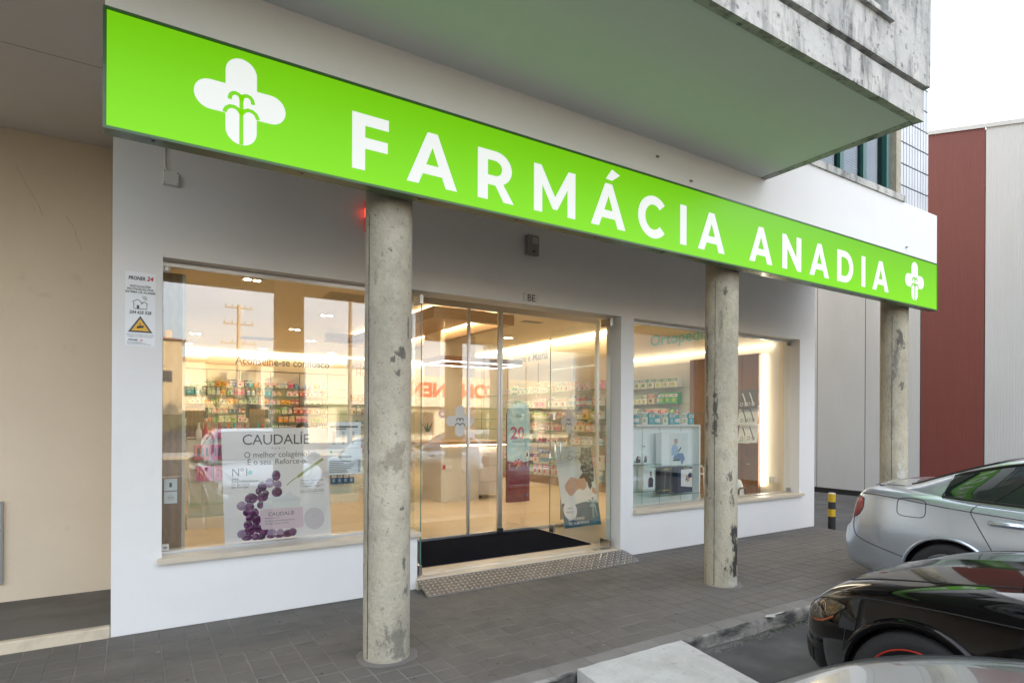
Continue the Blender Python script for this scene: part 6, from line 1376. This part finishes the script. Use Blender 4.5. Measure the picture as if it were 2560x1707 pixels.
b = MB(); b.tube([(7.66, 5.732, .44), (7.66, 5.727, .52), (7.70, 5.725, .55), (7.80, 5.727, .55), (7.84, 5.732, .52), (7.84, 5.735, .44)], .014, 8); b.build('handle', 'goods_brown', st_, smooth=True)
for sx in (-.11, .12):
    b = MB(); b.tube([(7.74 + sx * .4, 6.0, .66), (7.74 + sx * .7, 6.0, .80), (7.74 + sx * 1.0, 6.0, .98), (7.74 + sx * 1.25, 5.98, 1.08)], .032, 10); b.build('back_support', 'plastic_dark', st_, smooth=True)
b = MB(); b.box(7.6, 5.98, .78, 7.9, 6.02, .84); b.build('cross_bar', 'plastic_dark', st_)
b = MB(); b.bbox(8.11, 5.41, .70, 8.115 + .05, 5.415 + .08, .79, .003) if False else b.bbox(8.345, 5.62, .60, 8.385, 5.70, .70, .003); tag(b.build('wall_socket', 'plastic_white'), 'white socket low on the wall beside the upright light strip of the orthopaedics window', 'socket')

# ================================================================== SMALL FIXTURES ON THE FACADE
jb = thing('junction_box', 'square junction box and conduit high on the wall below the green sign', 'junction box', (.24, YW, 3.31))
b = MB(); b.bbox(.188, YW - .045, 3.262, .292, YW - .0005, 3.362, .006); b.build('box', 'plastic_white', jb)
b = MB(); b.tube([(.20, YW - .012, 3.87), (.20, YW - .012, 3.40), (.215, YW - .014, 3.37), (.225, YW - .02, 3.355)], .009, 8); b.build('conduit', 'plastic_white', jb, smooth=True)
for sx in (.198, .282):
    for sz in (3.272, 3.352): b = MB(); b.cyl((sx, YW - .0452, sz), (sx, YW - .048, sz), .004, n=10); b.build('screw', 'plastic_dark', jb)
sk = thing('alarm_sticker', 'white alarm and camera warning sticker with a yellow triangle on the wall', 'sticker', (.05, YW, 2.34)); fs = PY(YW - .0015)
b = MB(); b.poly([[(-.04, 2.072), (.143, 2.072), (.146, 2.602), (-.04, 2.602)]], PY(YW), .0004, .0012); b.build('sheet', 'paper', sk)
text('PRONER', .036, 'ink_grey', fs, -.022, 2.545, sk, align='LEFT', bold=.0012, shear=.2, sx=.75); text('24', .044, 'ink_red', fs, .130, 2.545, sk, align='RIGHT', bold=.0012, shear=.2, sx=.9)
for i, s in enumerate(('INSTALAÇÕES', 'PROTEGIDAS POR', 'SISTEMA DE ALARME')): text(s, .020, 'ink_grey', fs, .052, 2.492 - i * .021, sk, bold=.0005, sx=1.0)
for st2 in ([(.003, 2.385), (.035, 2.405), (.068, 2.378)], [(.055, 2.372), (.075, 2.392), (.098, 2.375)], [(.012, 2.382), (.012, 2.338), (.092, 2.338), (.092, 2.372)]): b = MB(); b.poly([ribbon(st2, .005)], fs, .0006); b.build('house_line', 'ink_grey', sk, recalc=False)
b = MB(); b.poly([[(.03, 2.338), (.045, 2.338), (.045, 2.364), (.03, 2.364)]], fs, .0006); b.build('house_door', 'ink_grey', sk, recalc=False)
for r_ in (.012, .02, .028): b = MB(); b.poly([ribbon(arc(.094, 2.432, r_, r_, 180, 270, 8), .003)], fs, .0006); b.build('signal_arc', 'ink_grey', sk, recalc=False)
text('234 625 528', .030, 'ink_grey', fs, .052, 2.302, sk, bold=.0010, shear=.15, sx=.88)
b = MB(); b.poly([[(-.024, 2.168), (.128, 2.168), (.052, 2.288)]], fs, .0004); b.build('triangle_border', 'ink_grey', sk, recalc=False)
b = MB(); b.poly([[(-.003, 2.180), (.107, 2.180), (.052, 2.267)]], fs, .0010); b.build('triangle', 'warn_yellow', sk, recalc=False)
b = MB(); b.poly([[(.030, 2.196), (.072, 2.204), (.074, 2.219), (.034, 2.213)]], fs, .0016); b.poly([[(.048, 2.213), (.053, 2.213), (.053, 2.236), (.048, 2.236)]], fs, .0016); b.build('camera_icon', 'ink', sk, recalc=False)
text('PARA SUA PROTEÇÃO, ESTE LOCAL', .0105, 'ink_grey', fs, .052, 2.148, sk); text('É OBJETO DE VIDEOVIGILÂNCIA', .0105, 'ink_grey', fs, .052, 2.134, sk)
text('PRONER', .015, 'ink', fs, -.02, 2.108, sk, align='LEFT', bold=.0005); text('24', .015, 'ink_red', fs, .052, 2.108, sk, align='LEFT', bold=.0006)
for k in range(3): b = MB(); b.poly([[(-.03, 2.082 + k * .008), (.12 - k * .03, 2.082 + k * .008), (.12 - k * .03, 2.0845 + k * .008), (-.03, 2.0845 + k * .008)]], fs, .0006); b.build('small_print', 'ink_soft', sk, recalc=False)
be = thing('door_plate', 'small white plate reading BE over the doorway', 'plate', (3.45, YW, 2.8))
b = MB(); b.bbox(3.363, YW - .012, 2.758, 3.547, YW - .0005, 2.846, .002); b.build('plate', 'plastic_white', be)
text('BE', .098, 'ink', PY(YW - .012), 3.455, 2.768, be, d=.001, bold=.0008)
b = MB(); b.bbox(3.41, 5.13, 2.725, 3.47, 5.17, 2.7345, .002); tag(b.build('door_sensor', 'plastic_white'), 'small white sensor under the lintel above the doorway', 'sensor')
el = thing('emergency_light', 'grey wall light unit between the doorway and the green sign', 'light', (3.45, YW, 3.33))
b = MB(); b.bbox(3.378, YW - .065, 3.235, 3.522, YW - .0005, 3.435, .012); b.build('housing', 'plastic_grey', el)
b = MB(); b.bbox(3.43, YW - .072, 3.345, 3.50, YW - .0655, 3.41, .003); b.build('lens', 'diffuser', el)
b = MB(); b.cyl((3.45, YW - .0655, 3.265), (3.45, YW - .072, 3.265), .012, n=14); b.build('button', 'plastic_dark', el)
ar = thing('alarm_siren', 'red alarm siren high on the wall behind the flaked column', 'siren', (1.79, YW, 3.32))
b = MB(); b.bbox(1.70, YW - .07, 3.18, 1.90, YW - .0005, 3.455, .015); b.build('housing', 'siren_red', ar)
b = MB(); b.bbox(1.694, YW - .05, 3.30, 1.6995, YW - .02, 3.37, .001); b.build('lamp', 'siren_lamp', ar)
mp_ = thing('metal_hatch', 'grey metal hatch with frame low on the beige passage wall', 'hatch', (-1.1, 6.22, .58))
b = MB(); b.box(-1.45, 6.202, .24, -.8755, 6.2195, .8645); b.build('door', 'alu', mp_)
for nm, x0, z0, x1, z1 in (('frame', -1.48, .222, -.858, .24), ('frame', -1.48, .865, -.858, .883), ('frame', -.875, .24, -.858, .865)): b = MB(); b.box(x0, 6.192, z0, x1, 6.2195, z1); b.build(nm, 'plastic_grey', mp_)
bo = thing('bollard', 'short yellow and black striped bollard at the end of the pavement', 'bollard', (8.92, 5.03, ZR))
for z0, z1, m in ((0, .225, 'black_paint'), (.225, .335, 'yellow_paint'), (.335, .445, 'black_paint'), (.445, .565, 'yellow_paint')): b = MB(); b.cyl((0, 0, z0), (0, 0, z1), .052, n=24); b.build('band', m, bo, smooth=40, world=False)
b = MB(); b.lathe([(.052, .565), (.045, .578), (0, .583)], n=24); b.build('cap', 'stone', bo, smooth=True, world=False)
for px, py in ((1642, 392), (1726, 453), (2265, 618)): q = on_y(px, py, YF); b = MB(); b.bbox(q.x - .014, YF - .02, q.z - .008, q.x + .014, YF - .0005, q.z + .006, .003); b.build('wall_anchor', 'plastic_grey', bld)

# ================================================================== ACROSS THE STREET (seen in the glass)
def house(label, x0, x1, y, z0, ze, zr_, wallm, gable='x', depth=9, wins=()):
    t = thing('house', label, 'house', ((x0 + x1) / 2, y, z0), group='houses across the street')
    b = MB(); b.box(x0, y - depth, z0, x1, y, ze); b.build('wall', wallm, t)
    o = .45; b = MB()
    if gable == 'x':   # ridge along x, hipped
        ym = y - depth / 2; h = (x1 - x0) * .22
        b.add([(x0 - o, y + o, ze), (x1 + o, y + o, ze), (x1 + o, y - depth - o, ze), (x0 - o, y - depth - o, ze), (x0 + h, ym, zr_), (x1 - h, ym, zr_)], [(0, 1, 5, 4), (1, 2, 5), (2, 3, 4, 5), (3, 0, 4), (3, 2, 1, 0)])
    else:
        xm_ = (x0 + x1) / 2; b.add([(x0 - o, y + o, ze), (xm_, y + o, zr_), (x1 + o, y + o, ze), (x0 - o, y - depth, ze), (xm_, y - depth, zr_), (x1 + o, y - depth, ze)], [(0, 1, 4, 3), (1, 2, 5, 4), (0, 2, 1), (3, 4, 5), (0, 3, 5, 2)])
    rf = b.build('roof', 'roof_tile', t)
    b = MB(); cx_ = x0 + (x1 - x0) * .72; b.box(cx_ - .35, y - depth * .45, ze, cx_ + .35, y - depth * .36, zr_ + .7); b.build('chimney', 'render_white', rf)
    for wx, wz, ww, wh_ in wins:
        b = MB(); b.box(wx - ww / 2, y, wz, wx + ww / 2, y + .05, wz + wh_); w = b.build('window', 'shutter', t)
        b = MB(); b.box(wx - ww / 2 + .08, y + .051, wz + .08, wx + ww / 2 - .08, y + .056, wz + wh_ - .08); b.build('pane', 'house_glass', w)
    return t
V_ = lambda px, py, yr: on_y(px, py, 2 * YG - yr)     # where the mirrored ray meets the plane y = yr behind the camera
YH = -80
def hx(zx, zy): q = V_(400 + zx / 4.481, 640 + zy / 4.481, YH); return q.x, q.z
zg_ = gz(YH)
h1a, h1b = hx(470, 1215)[0], hx(1065, 1215)[0]; e1 = hx(700, 1205)[1]; r1 = hx(690, 1130)[1]
house('cream house with hipped orange roof mirrored in the grape poster window', h1a, h1b, YH, zg_ - .5, e1, r1 + .5, 'render_cream', 'x', 9, [(h1a + 2.6, e1 - 2.4, 1.0, 1.3), (h1a + 5.2, e1 - 2.4, 1.2, 1.3), (h1a + 1.2, zg_ + .8, 1.2, 1.6), (h1b - 1.0, zg_ + .4, 1.0, 2.2)])
h2a, h2b = hx(1075, 1250)[0], hx(1330, 1250)[0]; house('white gabled house beside the cream house', h2a, h2b, YH + 4, zg_ - .5, hx(1100, 1245)[1], hx(1200, 1165)[1], 'render_white', 'g', 10, [((h2a + h2b) / 2, zg_ + 3, .9, 1.1)])
h0a, h0b = hx(-260, 1110)[0], hx(165, 1110)[0]; house('tall pale house with a red roof at the edge of the grape poster window', h0a, h0b, YH + 14, zg_ - 2, hx(100, 1070)[1], hx(90, 1000)[1], 'render_cream', 'x', 10, [(h0b - 1.5, zg_ + 2.5, 1.1, 1.3), (h0b - 3.5, zg_ + 2.5, 1.1, 1.3)])
h3a, h3b = hx(130, 1200)[0], hx(440, 1200)[0]; house('low cream house between the tall house and the hipped house', h3a, h3b, YH + 8, zg_ - 1, hx(300, 1225)[1], hx(200, 1160)[1], 'render_white', 'x', 7, [((h3a + h3b) / 2, zg_ + 1.2, 1.4, 1.2)])
h4a, h4b = hx(1620, 1330)[0], hx(1890, 1330)[0]; house('low house with orange roof mirrored beside the supermarket', h4a, h4b, YH - 4, zg_ - .5, hx(1700, 1330)[1], hx(1760, 1285)[1], 'render_cream', 'x', 8, [((h4a + h4b) / 2, zg_ + .8, 1.2, 1.3)])
# utility pole with cross arms
q = V_(597, 762, -40); up = thing('utility_pole', 'concrete utility pole with three cross arms across the street', 'pole', (q.x, -40, gz(-40)))
b = MB(); b.cyl((0, 0, 0), (0, 0, q.z - gz(-40)), .22, .12, 12); b.build('mast', 'pole_concrete', up, smooth=40, world=False)
for k, dz in enumerate((.25, 1.5, 3.0)):
    l = (1.0, 1.1, 1.25)[k]; zz_ = q.z - gz(-40) - dz; b = MB(); b.box(-l, -.06, zz_ - .05, l, .06, zz_ + .05); a_ = b.build('cross_arm', 'pole_concrete', up, world=False)
    for x in (-l + .1, l - .1, .45, -.45): b = MB(); b.cyl((x, 0, zz_ + .05), (x, 0, zz_ + .30), .05, .03, 8); b.build('insulator', 'pole_concrete', a_, world=False)
def lamp_post(label, x, y, h, arms):
    t = thing('street_lamp', label, 'street lamp', (x, y, gz(y))); b = MB(); b.cyl((0, 0, 0), (0, 0, h), .10, .065, 12); b.build('mast', 'lamp_metal', t, smooth=40, world=False)
    for s in arms:
        b = MB(); b.tube([(0, 0, h - .05), (s * .5, 0, h + .35), (s * 1.5, 0, h + .55)], .03, 8); ar_ = b.build('arm', 'lamp_metal', t, smooth=True, world=False)
        b = MB(); b.bbox(s * 1.5 - .35, -.12, h + .48, s * 1.5 + .35, .12, h + .60, .02); b.build('lantern', 'lamp_metal', ar_, world=False)
q = V_(876, 736, -14.5); lamp_post('tall dark street lamp mirrored in the grape poster window', q.x, -14.5, 8.6, (-1, 1))
q = V_(1629, 836, -34); lamp_post('street lamp with two raised arms mirrored in the orthopaedics window', q.x, -34, q.z - ZR, (-1, 1))
q = V_(1695, 888, -26); up = thing('wooden_pole', 'dark wooden telephone pole mirrored in the orthopaedics window', 'pole', (q.x, -26, ZR))
b = MB(); b.cyl((0, 0, 0), (0, 0, q.z - ZR), .15, .11, 12); b.build('mast', 'bark', up, smooth=40, world=False)
b = MB(); b.tube([(.30 * math.cos(k * .7), .30 * math.sin(k * .7), q.z - 1.0 - .05 * k) for k in range(20)], .014, 5); b.build('cable_coil', 'rubber', up, world=False)
b = MB(); b.tube([(0, 0, q.z - .4), (6, 3, q.z + .6), (12, 7, q.z + 1.2)], .015, 5); b.build('cable', 'rubber', up, world=False)
# supermarket with red lettering
YM = -32
sm = thing('supermarket', 'low white supermarket with red and blue lettering across the street', 'building', (20, YM, ZR))
xl = V_(400 + 1660 / 4.481, 952, YM).x
b = MB(); b.box(xl, YM - 14, ZR, xl + 34, YM, 2.6); b.build('wall', 'render_white', sm)
b = MB(); b.box(xl - .3, YM - 14.3, 2.61, xl + 34.3, YM + .6, 5.1); b.build('fascia', 'store_white', sm)
for k in range(6):
    b = MB(); x0 = xl + 2 + k * 5; b.box(x0, YM, .3, x0 + 3.8, YM + .06, 2.3); w = b.build('shop_window', 'shutter', sm); b = MB(); b.box(x0 + .15, YM + .061, .45, x0 + 3.65, YM + .07, 2.15); b.build('pane', 'house_glass', w)
V2 = lambda px, py, yr: on_y(px, py, 2 * YI - yr)
qa, qb = V2(1028, 953, YM), V2(1215, 953, YM)
ff = lambda u, v, d: (u, YM + .6 + d, v)
text('CONTINENTE', 1.55, 'letter_red', lambda u, v, d: (qb.x + .9 - u, YM + .6 + d, v), 0, 3.45, sm, align='LEFT', d=.06, bold=.05, sx=1.02, name='lettering')
text('modelo', 1.25, 'letter_blue', lambda u, v, d: (qb.x - .6 - u, YM + .02 + d, v), 0, 1.75, sm, align='LEFT', d=.03, bold=.03, name='lettering', shear=.2)
# sheds and a gable house mirrored at the right
q1, q2 = V_(1570 + 530 / 3.074, 780 + 560 / 3.074, -30), V_(1570 + 900 / 3.074, 780 + 470 / 3.074, -30)
house('cream house gable mirrored beside the second column', q1.x, q1.x + 9, -30, ZR, q1.z, q1.z + 3, 'render_cream', 'g', 12, [(q1.x + 6, 2.6, 1.0, 1.3), (q1.x + 6, .9, 1.0, 1.2)])
sd_ = thing('shed', 'long low shed with pale roof across the street', 'shed', (60, -55, ZR)); b = MB(); b.box(28, -70, ZR, 62, -55, 2.4); b.build('wall', 'shutter', sd_)
b = MB(); b.add([(27.5, -54.5, 2.41), (62.5, -54.5, 2.41), (62.5, -62, 4.4), (27.5, -62, 4.4), (27.5, -70.5, 2.41), (62.5, -70.5, 2.41)], [(0, 1, 2, 3), (3, 2, 5, 4), (0, 3, 4), (1, 5, 2)]); b.build('roof', 'store_white', sd_)
# trees
def tree(label, x, y, h, r, m, n, seed, squash=1.0, kind=0):
    rnd = random.Random(seed); t = thing('tree', label, 'tree', (x, y, gz(y)), group='trees across the street'); tr = h - r * 1.7 * squash
    b = MB(); b.cyl((0, 0, 0), (0, 0, tr + r * .6), .16 + h * .008, .06, 9)
    cl = []
    for k in range(11):
        a = rnd.uniform(0, 6.283); e = rnd.uniform(-.3, 1.0); rr = r * rnd.uniform(.35, .8); c = Vector((rr * math.cos(a) * math.cos(e), rr * math.sin(a) * math.cos(e), tr + r * squash * .8 + r * .7 * squash * math.sin(e))); cl.append((c, r * rnd.uniform(.28, .5))); b.tube([(0, 0, tr * .8), (c.x * .5, c.y * .5, (tr * .8 + c.z) / 2 + .1), tuple(c)], .04 + .002 * h, 5)
    b.build('trunk', 'bark', t, smooth=40, world=False); b = MB()
    for k in range(n):
        c, q_ = cl[rnd.randrange(len(cl))]; d = Vector((rnd.gauss(0, 1), rnd.gauss(0, 1), rnd.gauss(0, 1))).normalized() * q_ * rnd.random() ** .4 * 1.15; p = c + d; s = rnd.uniform(.05, .13) * (1 + h * .03)
        u = Vector((rnd.gauss(0, 1), rnd.gauss(0, 1), rnd.gauss(0, 1))).normalized(); w = u.orthogonal().normalized(); b.add([p - u * s, p + w * s * .55, p + u * s, p - w * s * .55], [(0, 1, 2, 3)])
    b.build('crown', m, t, world=False, recalc=False); return t
q = V_(1596, 945, -24); tree('leafy yellow green tree mirrored at the edge of the orthopaedics window', q.x - .5, -24, q.z + 2.0 - ZR, 2.3, 'foliage', 5200, 3)
q = V_(1640, 1010, -36); tree('smaller yellow green tree beside the shed', q.x, -36, 5.0, 1.7, 'foliage', 2600, 4)
for k, (zx, hh) in enumerate(((330, 1150), (420, 1130), (1850, 1215), (1940, 1185), (2040, 1205), (2130, 1225), (2230, 1200), (640, 1330), (1500, 1215))):
    yt = -98 if k != 7 else -60; q = V_(400 + zx / 4.481, 640 + hh / 4.481, yt); tree('%s tree on the hillside %s' % (('dark', 'dark', 'tall dark', 'tallest dark', 'dark', 'broad dark', 'dark', 'small round', 'dark')[k], ('behind the low cream house', 'behind the hipped cream house', 'above the supermarket, first of the row', 'in the row above the supermarket', 'in the middle of the row above the supermarket', 'towards the end of the row above the supermarket', 'last of the row above the supermarket', 'in the garden of the cream house', 'behind the white gabled house')[k]), q.x, yt, max(4, q.z - gz(yt)), 2.6 if k != 7 else 1.6, 'foliage_dark', 1800, 20 + k, 1.2)
# road marking and far kerb across the street
b = MB(); b.box(-60, -9.06, ZR + .0005, 90, -8.94, ZR + .004); tag(b.build('road_line', 'store_white'), 'white edge line painted along the road', kind='structure')
b = MB(); b.bbox(-60, -20.2, ZR - .05, 90, -17, ZR + .12, .02); tag(b.build('far_pavement', 'ramp_concrete'), 'pavement on the far side of the road', kind='structure')
